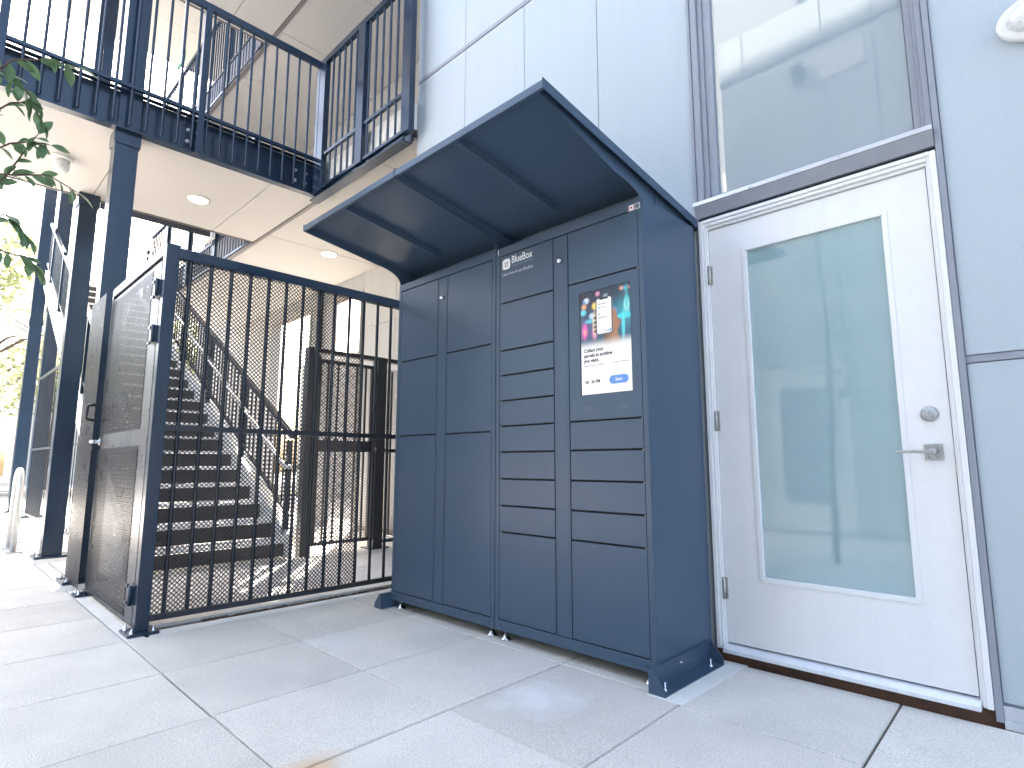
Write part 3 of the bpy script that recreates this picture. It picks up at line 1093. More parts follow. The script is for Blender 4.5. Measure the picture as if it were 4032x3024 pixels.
NU, NV = 110, 190
verts, faces, cols_ = [], [], []
for j in range(NV + 1):
    for i in range(NU + 1):
        u, v = i / NU, j / NV * AS
        verts.append((PX0 + u * (PX1 - PX0), 0.0, PZ1 - j / NV * (PZ1 - PZ0)))
        cols_.append(picture(u, v))
for j in range(NV):
    for i in range(NU):
        a = j * (NU + 1) + i
        faces.append((a + NU + 1, a + NU + 2, a + 1, a))
me = bpy.data.meshes.new('display')
me.from_pydata(verts, [], faces)
ca = me.color_attributes.new('print', 'FLOAT_COLOR', 'POINT')
for k, c in enumerate(cols_):
    ca.data[k].color = (*c, 1)
me.materials.append(MATS['screen_picture'])
disp = bpy.data.objects.new('display', me)
col.objects.link(disp)
disp.parent = scr
disp.location = Vector((0, SYP, 0)) - wl(scr)
UW = PX1 - PX0


def sp(u, v):
    return PX0 + u * UW, PZ1 - v * UW


TY = SYP - 0.0006


def stext(body, u, v, size, m='screen_ink', xs=0.95, bold=0.0, align='LEFT'):
    x, z = sp(u, v)
    text_part('screen_text', body, size, m, scr, x, TY, z, xs=xs, bold=bold, align=align)


stext('Collect your', 0.055, 1.045, 0.0250, xs=0.915, bold=0.034)
stext('parcels at anytime', 0.055, 1.132, 0.0250, xs=0.915, bold=0.034)
stext('you want.', 0.055, 1.219, 0.0250, xs=0.915, bold=0.034)
stext('Download Now on App Store or Google Play', 0.055, 1.287, 0.0066, xs=0.95, bold=0.008)
stext('iOS Download', 0.636, 1.282, 0.0066, xs=0.95, bold=0.008)
stext('Android Download', 0.788, 1.282, 0.0066, xs=0.93, bold=0.008)
stext('06 : 26 PM', 0.08, 1.580, 0.0215, xs=0.93, bold=0.03)
b = MB()
x0, z0 = sp(0.564, 1.630)
x1, z1 = sp(0.933, 1.490)
b.prism(rrect(x0, x1, z0, z1, (z1 - z0) / 2 - 0.0002), 'y', TY, TY + 0.0004)
b.build('start_button', 'screen_button', scr)
x, z = sp(0.748, 1.582)
text_part('screen_text', 'Start', 0.0205, 'screen_white', scr, x, TY - 0.0006, z, xs=0.95, bold=0.012, align='CENTER')
b = MB()
x0, z0 = sp(0.0, 1.363)
x1, _ = sp(1.0, 0)
b.box(x0, x1, TY, TY + 0.0003, z0 - 0.0004, z0 + 0.0004)
x, z0 = sp(0.50, 1.378)
_, z1 = sp(0, 1.752)
b.box(x - 0.0004, x + 0.0004, TY, TY + 0.0003, z1, z0)
b.build('divider', 'screen_line', scr)
stext('Parcel 639', 0.375, 0.262, 0.0105, bold=0.012)
b = MB()
for (u0, u1, v0, v1) in ((0.575, 0.625, 0.236, 0.242), (0.415, 0.50, 0.302, 0.308), (0.415, 0.545, 0.314, 0.319), (0.36, 0.41, 0.352, 0.357), (0.54, 0.62, 0.352, 0.357), (0.36, 0.41, 0.411, 0.416), (0.36, 0.60, 0.502, 0.506)):
    xa_, za_ = sp(u0, v1)
    xb_, zb_ = sp(u1, v0)
    b.box(xa_, xb_, TY, TY + 0.0003, za_, zb_)
o = b.build('fine_print', 'screen_grey', scr)
tag(o, kind='stuff')
stext('2838A', 0.36, 0.437, 0.0060, bold=0.012)
stext('Bluebox Customer Service', 0.36, 0.490, 0.0060, bold=0.012, xs=0.85)
stext('Collect Package', 0.475, 0.725, 0.0056, bold=0.01)
b = MB()
x, z = sp(0.607, 0.718)
b.lathe((x, TY, z), [(0.0055, 0), (0.0055, 0.0003)], 16, 'y')
x, z = sp(0.385, 0.312)
b.prism(rrect(x - 0.004, x + 0.004, z - 0.004, z + 0.004, 0.001, 3), 'y', TY, TY + 0.0003)
b.build('phone_icon', 'screen_button', scr)
# ------------------------------------------------------------------ security fence, gate
def expanded_mesh(axis, fixed, a0, a1, z0, z1, cw=0.0272, ch=0.055, t=0.0068, depth=0.004, clip=None):
    """diamond mesh of real strands in the plane axis='x' (x fixed, runs along y) or 'y'"""
    mb = MB()
    n = int(round((a1 - a0) / cw))
    cw = (a1 - a0) / n
    m_ = int(round((z1 - z0) / (ch / 2)))
    hh = (z1 - z0) / m_
    for i in range(n):
        for flip in (0, 1):
            prev = None
            for k in range(m_ + 1):
                z = z0 + k * hh
                ph = (k + flip) % 2
                a = a0 + (i + 0.5) * cw + (cw / 2 - 0.0006) * (1 if ph else -1)
                base = len(mb.v)
                h2 = depth / 2
                for da, dn in ((-t / 2, -h2), (t / 2, -h2), (t / 2, h2), (-t / 2, h2)):
                    mb.v.append((fixed + dn, a + da, z) if axis == 'x' else (a + da, fixed + dn, z))
                if prev is not None:
                    for q in range(4):
                        mb.f.append((prev + q, prev + (q + 1) % 4, base + (q + 1) % 4, base + q))
                        mb.sm.append(False)
                prev = base
    return mb


def bolt(parent, x, y, z, r=0.012, h=0.03, m='chrome', name='anchor_bolt'):
    b = MB()
    b.lathe((x, y, z), [(r * 1.3, 0.0), (r * 1.3, 0.003), (r, 0.0032), (r, 0.015), (r * 0.5, 0.0152), (r * 0.5, h)], 8)
    return b.build(name, m, parent)


fence = thing('security_fence', (-3.84, 1.7, 0), 'black steel picket fence backed with diamond mesh between corner post and locker', 'fence')
FX = -3.84
b = MB().box(-3.872, -3.808, 0.925, 0.995, 0.012, 2.25)
post = b.build('post', 'navy_steel', fence, bevel=0.003)
b = MB().box(-3.93, -3.75, 0.88, 1.035, 0.0, 0.012)
bp_ = b.build('base_plate', 'navy_steel', fence, bevel=0.002)
for x, y in ((-3.91, 0.905), (-3.885, 0.90), (-3.775, 1.01), (-3.91, 1.01), (-3.775, 0.905)):
    bolt(bp_, x, y, 0.0122, 0.010, 0.028)
MB().box(-3.868, -3.812, 0.995, 2.798, 2.172, 2.236).build('top_rail', 'navy_steel', fence, bevel=0.003)
MB().box(-3.851, -3.829, 0.995, 2.798, 1.124, 1.156).build('middle_rail', 'black_steel', fence)
MB().box(-3.855, -3.825, 0.995, 2.798, 0.052, 0.084).build('bottom_rail', 'black_steel', fence)
pk = MB().tube([(-3.84, 1.0695, 0.084), (-3.84, 1.0695, 2.172)], 0.0115, 12, cap=False).build('picket', 'picket_steel', fence)
pc = wl(pk)
for k in range(1, 14):
    copy_at(pk, (pc.x, pc.y + 0.1223 * k, pc.z))
m_ = expanded_mesh('x', -3.8575, 1.0, 2.30, 0.075, 2.185)
o = m_.build('mesh_panel', 'mesh_steel', fence, recalc=False)
tag(o, kind='stuff')

gate = thing('metal_gate', (-4.5, 0.95, 0), 'dark steel gate leaf with mesh infills and lever handle, hung on the corner post', 'gate')
GY = 0.95
b = MB()
b.box(-4.105, -3.905, GY - 0.020, GY + 0.020, 0.03, 2.165)
b.box(-5.170, -5.130, GY - 0.020, GY + 0.020, 0.03, 2.165)
b.box(-5.130, -4.105, GY - 0.0195, GY + 0.0195, 1.028, 1.148)
b.box(-5.130, -4.105, GY - 0.0195, GY + 0.0195, 0.03, 0.06)
b.box(-5.130, -4.105, GY - 0.0195, GY + 0.0195, 2.125, 2.164)
gf = b.build('gate_frame', 'gate_steel', gate, bevel=0.002)
for z0, z1 in ((0.045, 1.04), (1.14, 2.14)):
    m_ = expanded_mesh('y', GY - 0.022, -5.155, -4.085, z0, z1, 0.030, 0.056, 0.0075, 0.0025)
    o = m_.build('mesh_panel', 'mesh_gate', gate, recalc=False)
    tag(o, kind='stuff')
for z in (1.985, 1.70, 0.195):
    b = MB()
    b.box(-3.985, -3.875, GY - 0.034, GY - 0.021, z - 0.05, z + 0.05)
    b.tube([(-3.895, GY - 0.040, z - 0.055), (-3.895, GY - 0.040, z + 0.055)], 0.011, 10)
    b.box(-3.99, -3.95, GY - 0.046, GY - 0.034, z - 0.055, z - 0.038)
    b.box(-3.99, -3.95, GY - 0.046, GY - 0.034, z + 0.038, z + 0.055)
    b.build('hinge', 'navy_steel', gate)
b = MB()
b.lathe((-5.148, GY - 0.020, 1.088), [(0.026, 0), (0.026, -0.01), (0.014, -0.012), (0.012, -0.06)], 16, 'y')
b.box(-5.160, -5.030, GY - 0.088, GY - 0.070, 1.080, 1.098)
b.build('lever_handle', 'satin_nickel', gate, bevel=0.002)

gfr = thing('gate_surround', (-5.2, 0.95, 0), 'fixed mesh side panel with pull handle and header bar left of the gate leaf', 'fence panel')
MB().box(-5.165, -3.874, GY - 0.025, GY + 0.030, 2.186, 2.250).build('header_bar', 'gate_steel', gfr, bevel=0.002)
b = MB().box(-5.215, -5.178, GY - 0.020, GY + 0.030, 0.012, 2.250)
b.build('post', 'navy_steel', gfr, bevel=0.002)
for px_ in (-5.20,):
    bpl = MB().box(px_ - 0.07, px_ + 0.07, GY - 0.085, GY + 0.06, 0.0, 0.012).build('base_plate', 'navy_steel', gfr)
    for dx in (-0.045, 0.045):
        bolt(bpl, px_ + dx, GY - 0.06, 0.0122, 0.010, 0.028)
m_ = expanded_mesh('y', GY - 0.060, -5.735, -5.215, 0.04, 2.225, 0.030, 0.056, 0.0075, 0.0025)
o = m_.build('mesh_panel', 'mesh_gate', gfr, recalc=False)
tag(o, kind='stuff')
b = MB()
b.tube([(-5.235, GY - 0.05, 1.37), (-5.245, GY - 0.10, 1.36), (-5.245, GY - 0.105, 1.34), (-5.245, GY - 0.105, 1.26), (-5.24, GY - 0.06, 1.25)], 0.012, 8)
b.build('pull_handle', 'black_steel', gfr)
MB().box(-5.568, -5.216, GY - 0.050, GY - 0.026, 1.03, 1.06).build('middle_rail', 'navy_steel', gfr)

# inner gate further back
ig = thing('inner_gate', (-5.7, 3.3, 0), 'black framed inner gate with mesh infill and round knob behind the picket fence', 'gate')
IX = -5.75
MB().box(IX - 0.05, IX + 0.05, 2.775, 2.885, 0.0, 2.155).build('post', 'black_steel', ig)
MB().box(IX - 0.04, IX + 0.04, 2.885, 4.38, 2.11, 2.155).build('header_bar', 'black_steel', ig)
MB().box(IX - 0.06, IX + 0.06, 3.615, 3.73, 0.012, 2.11).build('post', 'black_steel', ig)
MB().box(IX - 0.11, IX + 0.11, 3.56, 3.79, 0.0, 0.012).build('base_plate', 'black_steel', ig)
b = MB()
b.box(IX - 0.02, IX + 0.02, 2.90, 3.60, 2.01, 2.045)
b.box(IX - 0.02, IX + 0.02, 2.90, 3.60, 1.06, 1.18)
b.box(IX - 0.02, IX + 0.02, 2.90, 3.60, 0.09, 0.125)
b.box(IX - 0.02, IX + 0.02, 2.90, 2.94, 0.125, 2.01)
b.box(IX - 0.02, IX + 0.02, 3.56, 3.60, 0.125, 2.01)
b.build('leaf_frame', 'black_steel', ig)
MB().box(IX - 0.02, IX + 0.02, 3.73, 4.38, 1.06, 1.10).build('middle_rail', 'black_steel', ig)
MB().box(IX - 0.02, IX + 0.02, 3.73, 4.38, 0.05, 0.085).build('bottom_rail', 'black_steel', ig)
pk = MB().box(IX - 0.009, IX + 0.009, 3.02, 3.038, 0.125, 2.01).build('picket', 'black_steel', ig)
pc = wl(pk)
for k in range(1, 5):
    copy_at(pk, (pc.x, pc.y + 0.115 * k, pc.z))
for k in range(5):
    copy_at(pk, (pc.x, 3.84 + 0.115 * k, pc.z))
for (a0, a1) in ((2.93, 3.57), (3.74, 4.36)):
    m_ = expanded_mesh('x', IX - 0.024, a0, a1, 0.1, 2.04, 0.03, 0.06, 0.0035, 0.006)
    o = m_.build('mesh_panel', 'mesh_steel', ig, recalc=False)
    tag(o, kind='stuff')
b = MB()
b.lathe((IX + 0.02, 3.575, 1.09), [(0.014, 0), (0.014, 0.03), (0.028, 0.045), (0.032, 0.06), (0.026, 0.075), (0.01, 0.08)], 16, 'x')
b.build('knob', 'chrome', ig)

# ------------------------------------------------------------------ walkway slabs with soffits
S2, F2 = 3.75, 4.10            # underside and top of the second floor
S3, F3 = 6.55, 6.90
XL, XE = -7.33, -5.60          # well edge and outer beam web


def soffit(parent, z, x0, x1, y0, y1):
    g_ = 0.004
    MB().box(x0 + g_, x1 - g_, y0 + g_, y1 - g_, z, z + 0.012).build('soffit_panel', 'soffit_paint', parent)


def walkway(name, zs, zf, label, y_min):
    w = thing(name, (-6.5, 3.0, zs), label, 'walkway')
    # concrete deck
    b = MB()
    b.box(XL, XE - 0.02, y_min, 2.74, zs + 0.10, zf)
    b.box(-12.6, -3.92, 2.74, 4.40, zs + 0.10, zf)
    b.build('deck', 'walk_concrete', w)
    b = MB()
    b.box(XL + 0.02, XE - 0.02, y_min, 2.74, zs + 0.0125, zs + 0.03)
    b.box(-12.6, -3.93, 2.78, 4.40, zs + 0.0125, zs + 0.03)
    b.build('joint_backing', 'soffit_joint', w)
    ys = [y_min]
    y = 2.247
    ylist = [2.74]
    while y > y_min + 0.2:
        ylist.append(y)
        y -= 1.22
    ylist.append(y_min)
    ylist = ylist[::-1]
    for k in range(len(ylist) - 1):
        soffit(w, zs, XL, XE - 0.02, ylist[k], ylist[k + 1])
    xl = [-12.6, -11.88, -10.65, -9.43, -8.2, -6.98, -5.745, -4.475, -3.93]
    for k in range(len(xl) - 1):
        soffit(w, zs, xl[k], xl[k + 1], 2.785, 4.39)
    MB().box(-12.6, -5.55, 2.745, 2.782, zs - 0.012, zs + 0.02).build('soffit_trim', 'trim_brown', w)
    # edge channel round the well and outer edge
    b = MB()
    b.box(XL - 0.02, XL - 0.001, y_min, 2.72, zs - 0.01, zf + 0.01)
    b.box(-12.6, XL - 0.02, 2.725, 2.744, zs - 0.02, zf + 0.01)
    b.build('edge_channel', 'trim_brown', w)
    # outer beam: web with top and bottom flanges
    b = MB()
    b.box(XE - 0.012, XE, y_min, 2.70, zs, zf)
    b.box(XE, XE + 0.085, y_min, 2.70, zs - 0.014, zs)
    b.box(XE, XE + 0.05, y_min, 2.70, zf, zf + 0.012)
    b.build('edge_beam', 'navy_steel', w, bevel=0.002)
    b = MB()
    b.box(XE - 0.012, -3.92, 2.745, 2.757, zs - 0.045, zf)
    b.box(XE, -3.92, 2.64, 2.745, zs - 0.06, zs - 0.046)
    b.build('front_beam', 'navy_steel', w, bevel=0.002)
    # deck flutes behind the front railing, pale colour standing for the light on them
    fl = MB().box(-5.45, -5.33, 2.728, 2.743, zs + 0.10, zs + 0.19).build('deck_flute', 'curb_concrete', w)
    c = wl(fl)
    for k in range(1, 8):
        copy_at(fl, (c.x + 0.205 * k, c.y, c.z + (0.05 if k % 2 else 0.0)))
    return w


wk2 = walkway('walkway', S2, F2, 'second floor steel edged walkway with beige panelled soffit above the gate', -4.0)
wk3 = walkway('walkway', S3, F3, 'third floor walkway whose beige soffit shows at the top of the view', 0.6)
rf = thing('roof_soffit', (-8.4, 2.7, 9.35), 'pale roof soffit far above, seen up through the stairwell opening', 'roof')
b = MB()
b.box(-13.0, -3.92, 1.0, 4.40, 9.38, 9.7)
b.build('roof', 'trim_brown', rf)
for k in range(7):
    for y0, y1 in ((1.0, 2.15), (2.15, 3.3), (3.3, 4.39)):
        soffit(rf, 9.35, -13.0 + k * 1.296, -13.0 + (k + 1) * 1.296, y0, y1)
# splice plates with bolts on the edge beam
for yc in (1.50, 2.52):
    b = MB()
    b.box(XE + 0.001, XE + 0.011, yc - 0.10, yc + 0.10, 3.765, 4.09)
    sp_ = b.build('splice_plate', 'navy_steel', wk2)
    for dy in (-0.055, 0.055):
        for z in (3.86, 3.97):
            b = MB()
            b.lathe((XE + 0.0112, yc + dy, z), [(0.018, 0), (0.018, 0.012), (0.012, 0.014)], 8, 'x')
            b.build('bolt', 'galvanized', sp_)


# ------------------------------------------------------------------ railings
def railing_y(name, x, y0, y1, zf, zs, label, cat='railing', pitch=0.1195, posts=(), y_ref=2.411):
    r = thing(name, (x, (y0 + y1) / 2, zs), label, cat, None)
    MB().box(x - 0.028, x + 0.022, y0, y1, zf + 1.085, zf + 1.15).build('top_rail', 'navy_steel', r, bevel=0.003)
    MB().box(x - 0.018, x + 0.018, y0, y1, zf + 0.005, zf + 0.035).build('bottom_rail', 'navy_steel', r)
    k0 = math.ceil((y0 + 0.03 - y_ref) / pitch)
    bl = MB().tube([(x, y_ref, zs + 0.015), (x, y_ref, zf + 1.085)], 0.0115, 10, cap=False)
    o = None
    k = k0
    while y_ref + k * pitch < y1 - 0.06:
        y = y_ref + k * pitch
        k += 1
        if any(abs(y - p) < 0.05 for p in posts):
            continue
        if o is None:
            o = bl.build('baluster', 'navy_steel', r)
            c = wl(o)
            o.location = Vector((c.x, y, c.z)) - wl(r)
            WLOC[o.name] = Vector((c.x, y, c.z))
        else:
            copy_at(o, (c.x, y, c.z))
    for p in posts:
        MB().box(x - 0.028, x + 0.028, p - 0.028, p + 0.028, zs - 0.02, zf + 1.085).build('post', 'navy_steel', r, bevel=0.003)
    return r


def railing_x(name, y, x0, x1, zf, zs, label, pitch=0.12, posts=(), lower=True, skip=None):
    r = thing(name, ((x0 + x1) / 2, y, zs), label, 'railing')
    MB().box(x0, x1, y - 0.025, y + 0.025, zf + 1.085, zf + 1.15).build('top_rail', 'navy_steel', r, bevel=0.003)
    if lower:
        MB().box(x0, x1, y - 0.016, y + 0.016, zf + 0.015, zf + 0.045).build('bottom_rail', 'navy_steel', r)
        MB().box(x0, x1, y - 0.016, y + 0.016, zs + 0.005, zs + 0.033).build('bottom_rail', 'navy_steel', r)
    o = None
    n = int((x1 - x0) / pitch)
    for k in range(n):
        x = x1 - 0.07 - k * pitch
        if x < x0 + 0.03 or any(abs(x - p) < 0.07 for p in posts):
            continue
        if o is None:
            o = MB().tube([(x, y, zs + 0.033), (x, y, zf + 1.085)], 0.0115, 10, cap=False).build('baluster', 'navy_steel', r)
            c = wl(o)
        else:
            copy_at(o, (x, c.y, c.z))
    for p in posts:
        MB().box(p - 0.06, p + 0.06, y - 0.03, y + 0.03, zs - 0.01, zf + 1.085).build('post', 'navy_steel', r, bevel=0.003)
    return r


railing_y('balcony_railing', -5.50, -1.6, 2.70, F2, S2, 'long navy railing on the second floor walkway edge running towards the viewer', posts=(0.13, 1.515, 2.655))
railing_x('balcony_railing', 2.66, -5.46, -3.86, F2, S2, 'short navy railing with two bays ending at the pale panel wall', posts=(-5.415, -4.63, -3.865), pitch=0.118)
railing_x('stairwell_railing', 2.725, -12.3, -7.40, F2, S2, 'second floor navy railing along the stairwell, seen through the ceiling opening', pitch=0.105, posts=(-7.45, -8.7, -9.95, -11.2))
railing_x('stairwell_railing', 2.725, -12.3, -7.40, F3, S3, 'third floor navy railing along the stairwell, seen above the balcony', pitch=0.105, posts=(-7.45, -8.7, -9.95, -11.2))

# ------------------------------------------------------------------ columns
def column(x, y, z1, label, w=0.20):
    c = thing('steel_column', (x, y, 0), label, 'column', 'steel columns')
    h = w / 2
    b = MB()
    b.box(x - h, x + h, y - h, y + h, 0.05, z1)
    b.build('shaft', 'navy_steel', c, bevel=0.004)
    b = MB().box(x - h - 0.012, x + h + 0.012, y - h - 0.012, y + h + 0.012, S2 - 0.13, S2 - 0.002)
    b.build('cap_plate', 'navy_steel', c, bevel=0.003)
    b = MB().box(x - h - 0.06, x + h + 0.06, y - h - 0.06, y + h + 0.06, 0.028, 0.05)
    p = b.build('base_plate', 'navy_steel', c, bevel=0.002)
    b = MB()
    a, d = h + 0.07, h + 0.12
    lo = [(x - d, y - d, 0.0), (x + d, y - d, 0.0), (x + d, y + d, 0.0), (x - d, y + d, 0.0)]
    hi = [(x - a, y - a, 0.028), (x + a, y - a, 0.028), (x + a, y + a, 0.028), (x - a, y + a, 0.028)]
    b.v += lo + hi
    b.f += [(4, 5, 6, 7), (0, 1, 5, 4), (1, 2, 6, 5), (2, 3, 7, 6), (3, 0, 4, 7), (3, 2, 1, 0)]
    b.sm += [False] * 6
    b.build('grout_base', 'curb_concrete', c)
    for sx in (-1, 1):
        bolt(p, x + sx * (h + 0.03), y - h - 0.03, 0.0502, 0.012, 0.03, 'galvanized')
    return c


column(-5.655, 0.99, S3 - 0.01, 'navy steel column rising behind the gate to the walkway corner beam', 0.17)
column(-7.30, 1.00, S3 - 0.01, 'navy steel column on a mitred base plate left of the gate', 0.16)
column(-12.9, 1.45, S3 - 0.01, 'far navy steel column beside the top of the stairs')
column(-14.5, 1.37, S3 - 0.01, 'farthest navy steel column near the bike rack')
# ------------------------------------------------------------------ stairs
def stair_flight(label, x0, z0, n, rise, run, ya, yb_, handr=True):
    st = thing('staircase', (x0, (ya + yb_) / 2, z0), label, 'staircase')
    L_ = run * n
    H_ = rise * n
    # right and left stringers
    for y in (ya - 0.05, yb_):
        b = MB()
        b.prism([(x0 + 0.06, z0 + 0.015), (x0 + 0.06, z0 + 0.245), (x0 - L_, z0 + H_ + 0.20), (x0 - L_, z0 + H_ - 0.12), (x0 - 0.28, z0 + 0.015)], 'y', y, y + 0.05)
        b.build('stringer', 'light_housing', st)
    o = t = None
    for k in range(n):
        xr_ = x0 - k * run
        if o is None:
            o = MB().box(xr_ + 0.012, xr_ + 0.018, ya + 0.002, yb_ - 0.002, z0 + 0.030, z0 + rise - 0.026).build('riser', 'riser_steel', st)
            c = wl(o)
            t = MB().box(xr_ - run - 0.004, xr_ + 0.022, ya + 0.002, yb_ - 0.002, z0 + rise - 0.024, z0 + rise).build('tread', 'tread_concrete', st, bevel=0.004)
            c2 = wl(t)
        else:
            copy_at(o, (c.x - k * run, c.y, c.z + k * rise - 0.012)).scale = (1, 1, 1.16)
            copy_at(t, (c2.x - k * run, c2.y, c2.z + k * rise))
    if handr:
        for y in (ya - 0.025, yb_ + 0.025):
            off = 1.05
            b = MB()
            b.bar((x0 + 0.05, y, z0 + off + 0.15), (x0 - L_, y, z0 + H_ + off), 0.05, 0.045)
            b.build('top_rail', 'navy_steel', st)
            yi = y + (0.07 if y < 2 else -0.07)
            b = MB()
            b.tube([(x0 + 0.32, yi, z0 + 0.90), (x0 + 0.05, yi, z0 + 0.90), (x0 - L_, yi, z0 + H_ + 0.80)], 0.021, 8)
            b.build('handrail', 'galvanized', st)
            b = MB()
            b.bar((x0 + 0.05, y, z0 + 0.42), (x0 - L_, y, z0 + H_ + 0.32), 0.035, 0.03)
            b.build('bottom_rail', 'navy_steel', st)
            m = int(L_ / 0.115)
            for k in range(m):
                x = x0 - 0.03 - k * 0.115
                f = (x0 - x) / L_
                if k % 11 == 0:
                    MB().box(x - 0.025, x + 0.025, y - 0.025, y + 0.025, z0 + f * H_ + 0.22, z0 + f * H_ + off + 0.10).build('post', 'navy_steel', st)
                elif k == 1:
                    zb_ = z0 + f * H_ + 0.43
                    bo = MB().box(x - 0.008, x + 0.008, y - 0.008, y + 0.008, zb_, z0 + f * H_ + off + 0.12).build('baluster', 'navy_steel', st)
                    cb, f1 = wl(bo), f
                elif k > 1:
                    copy_at(bo, (x, cb.y, cb.z + (f - f1) * (H_ - 0.10)))
    return st


s1 = stair_flight('straight flight of dark stairs with pale treads rising behind the mesh fence', -5.72, 0.0, 23, 0.1785, 0.3045, 1.30, 2.61)
s2 = stair_flight('upper flight of dark stairs above the second floor, mostly hidden by the balcony railing', -8.6, F2, 15, 0.1866, 0.28, 1.30, 2.61)

# back wall under the walkway with a dark framed door
bw = thing('rear_wall', (-8.0, 4.40, 0), 'warm grey panelled wall with two tall openings at the back of the covered passage', 'wall')
b = MB()
for xa, xb, z0 in ((-14.8, -10.6, 0), (-10.6, -9.0, 3.5), (-9.0, -8.5, 0), (-8.5, -7.4, 3.5), (-7.4, -3.93, 0)):
    b.box(xa, xb, 4.412, 4.55, z0, 16)  # openings widened for the sun, unseen height added to shade the courtyard
b.build('wall', 'soffit_joint', bw)
for xa, xb in ((-14.8, -12.7), (-12.7, -11.4), (-11.4, -10.6), (-9.0, -8.5), (-7.4, -6.55), (-6.55, -5.4), (-5.4, -3.93)):
    for z0, z1 in ((0.08, 2.9), (2.9, 5.6), (5.6, 16)):
        panel(xa, xb, z0, z1, 4.40, 0.0115, 'back_wall_paint', bw)
for xa, xb in ((-10.6, -9.0), (-8.5, -7.4)):
    panel(xa, xb, 3.5, 5.6, 4.40, 0.0115, 'back_wall_paint', bw)
    panel(xa, xb, 5.6, 16, 4.40, 0.0115, 'back_wall_paint', bw)
    b = MB()
    b.box(xa - 0.002, xa + 0.05, 4.38, 4.56, 0.0, 3.5)
    b.box(xb - 0.05, xb + 0.002, 4.38, 4.56, 0.0, 3.5)
    b.build('opening_trim', 'back_wall_paint', bw)
MB().box(-8.72, -8.62, 4.34, 4.395, 2.2, 3.72).build('downpipe', 'navy_steel', bw)
yd = thing('yard_wall', (-9.0, 9.0, 0), 'cream rendered wall seen through the openings at the back of the passage', 'wall')
MB().box(-19.0, -2.0, 9.0, 9.2, -0.05, 4.2).build('wall', 'soffit_paint', yd)
MB().box(-19.05, -1.95, 8.96, 9.24, 4.2, 4.3).build('coping', 'curb_concrete', yd)

# ceiling lights and detector under the second floor
def downlight(x, y, label):
    t = thing('ceiling_light', (x, y, S2), label, 'ceiling light', 'round ceiling lights')
    b = MB().lathe((x, y, S2 - 0.014), [(0.098, 0.0), (0.108, 0.004), (0.110, 0.0125)], 28)
    h = b.build('trim_ring', 'light_housing', t)
    b = MB().lathe((x, y, S2 - 0.0155), [(0.086, 0.0), (0.088, 0.0012)], 28)
    b.build('diffuser', 'lamp_glow', t)
    return t


downlight(-6.52, 1.84, 'bright round ceiling light lit in the soffit between column and railing')
downlight(-7.02, 3.63, 'round ceiling light in the soffit just beyond the locker canopy')
t = thing('dome_sensor', (-6.51, 0.665, S2), 'white dome shaped fitting on the soffit left of the column', 'sensor')
MB().lathe((-6.51, 0.665, S2 - 0.03), [(0.075, 0.0), (0.085, 0.012), (0.085, 0.0298)], 24).build('base', 'light_housing', t)
MB().lathe((-6.51, 0.665, S2 - 0.14), [(0.02, 0.0), (0.05, 0.012), (0.066, 0.04), (0.066, 0.11)], 24).build('dome', 'lens_glass', t)
EXY, EXZ = 1.735, 5.73
t = thing('exit_sign', (-7.27, EXY, EXZ), 'small green exit sign hanging under the third floor, half hidden by bars', 'sign')
MB().box(-7.40, -7.14, EXY, EXY + 0.02, EXZ - 0.07, EXZ + 0.07).build('plate', 'exit_green', t)
MB().box(-7.28, -7.265, EXY + 0.005, EXY + 0.015, EXZ + 0.07, S3 - 0.002).build('hanger', 'light_housing', t)
text_part('lettering', 'EXIT', 0.115, 'sticker_white', t, -7.382, EXY - 0.0015, EXZ - 0.042, xs=0.85, bold=0.02)

# ------------------------------------------------------------------ small things at the left
br = thing('bike_rack', (-8.35, 0.80, 0), 'galvanized inverted U bike rack standing on the sunlit paving at far left', 'bike rack')
pts = [(-8.56, 0.80, 0.01), (-8.56, 0.80, 0.66)]
for k in range(1, 12):
    a = R(180 - 180 * k / 12)
    pts.append((-8.36 + 0.20 * math.cos(a), 0.80, 0.66 + 0.20 * math.sin(a)))
pts += [(-8.16, 0.80, 0.66), (-8.16, 0.80, 0.01)]
MB().tube(pts, 0.030, 12).build('hoop', 'galvanized', br)
for x in (-8.56, -8.16):
    f_ = MB().box(x - 0.075, x + 0.075, 0.725, 0.875, 0.0, 0.01).build('foot_plate', 'galvanized', br)
    for dx, dy in ((-0.05, -0.05), (0.05, -0.05)):
        bolt(f_, x + dx, 0.80 + dy, 0.0102, 0.009, 0.02)

uf = thing('understair_fence', (-10.0, 1.355, 0), 'low black bar fence closing the space below the stairs, beyond the second column', 'fence')
MB().box(-12.7, -7.45, 1.345, 1.365, 2.36, 2.40).build('top_rail', 'black_steel', uf)
MB().box(-12.7, -7.45, 1.345, 1.365, 1.15, 1.18).build('middle_rail', 'black_steel', uf)
MB().box(-12.7, -7.45, 1.345, 1.365, 0.08, 0.11).build('bottom_rail', 'black_steel', uf)
pk = MB().box(-7.8, -7.79, 1.350, 1.360, 0.11, 2.36).build('picket', 'black_steel', uf)
pc = wl(pk)
for k in range(1, 31):
    copy_at(pk, (pc.x - 0.16 * k, pc.y, pc.z))

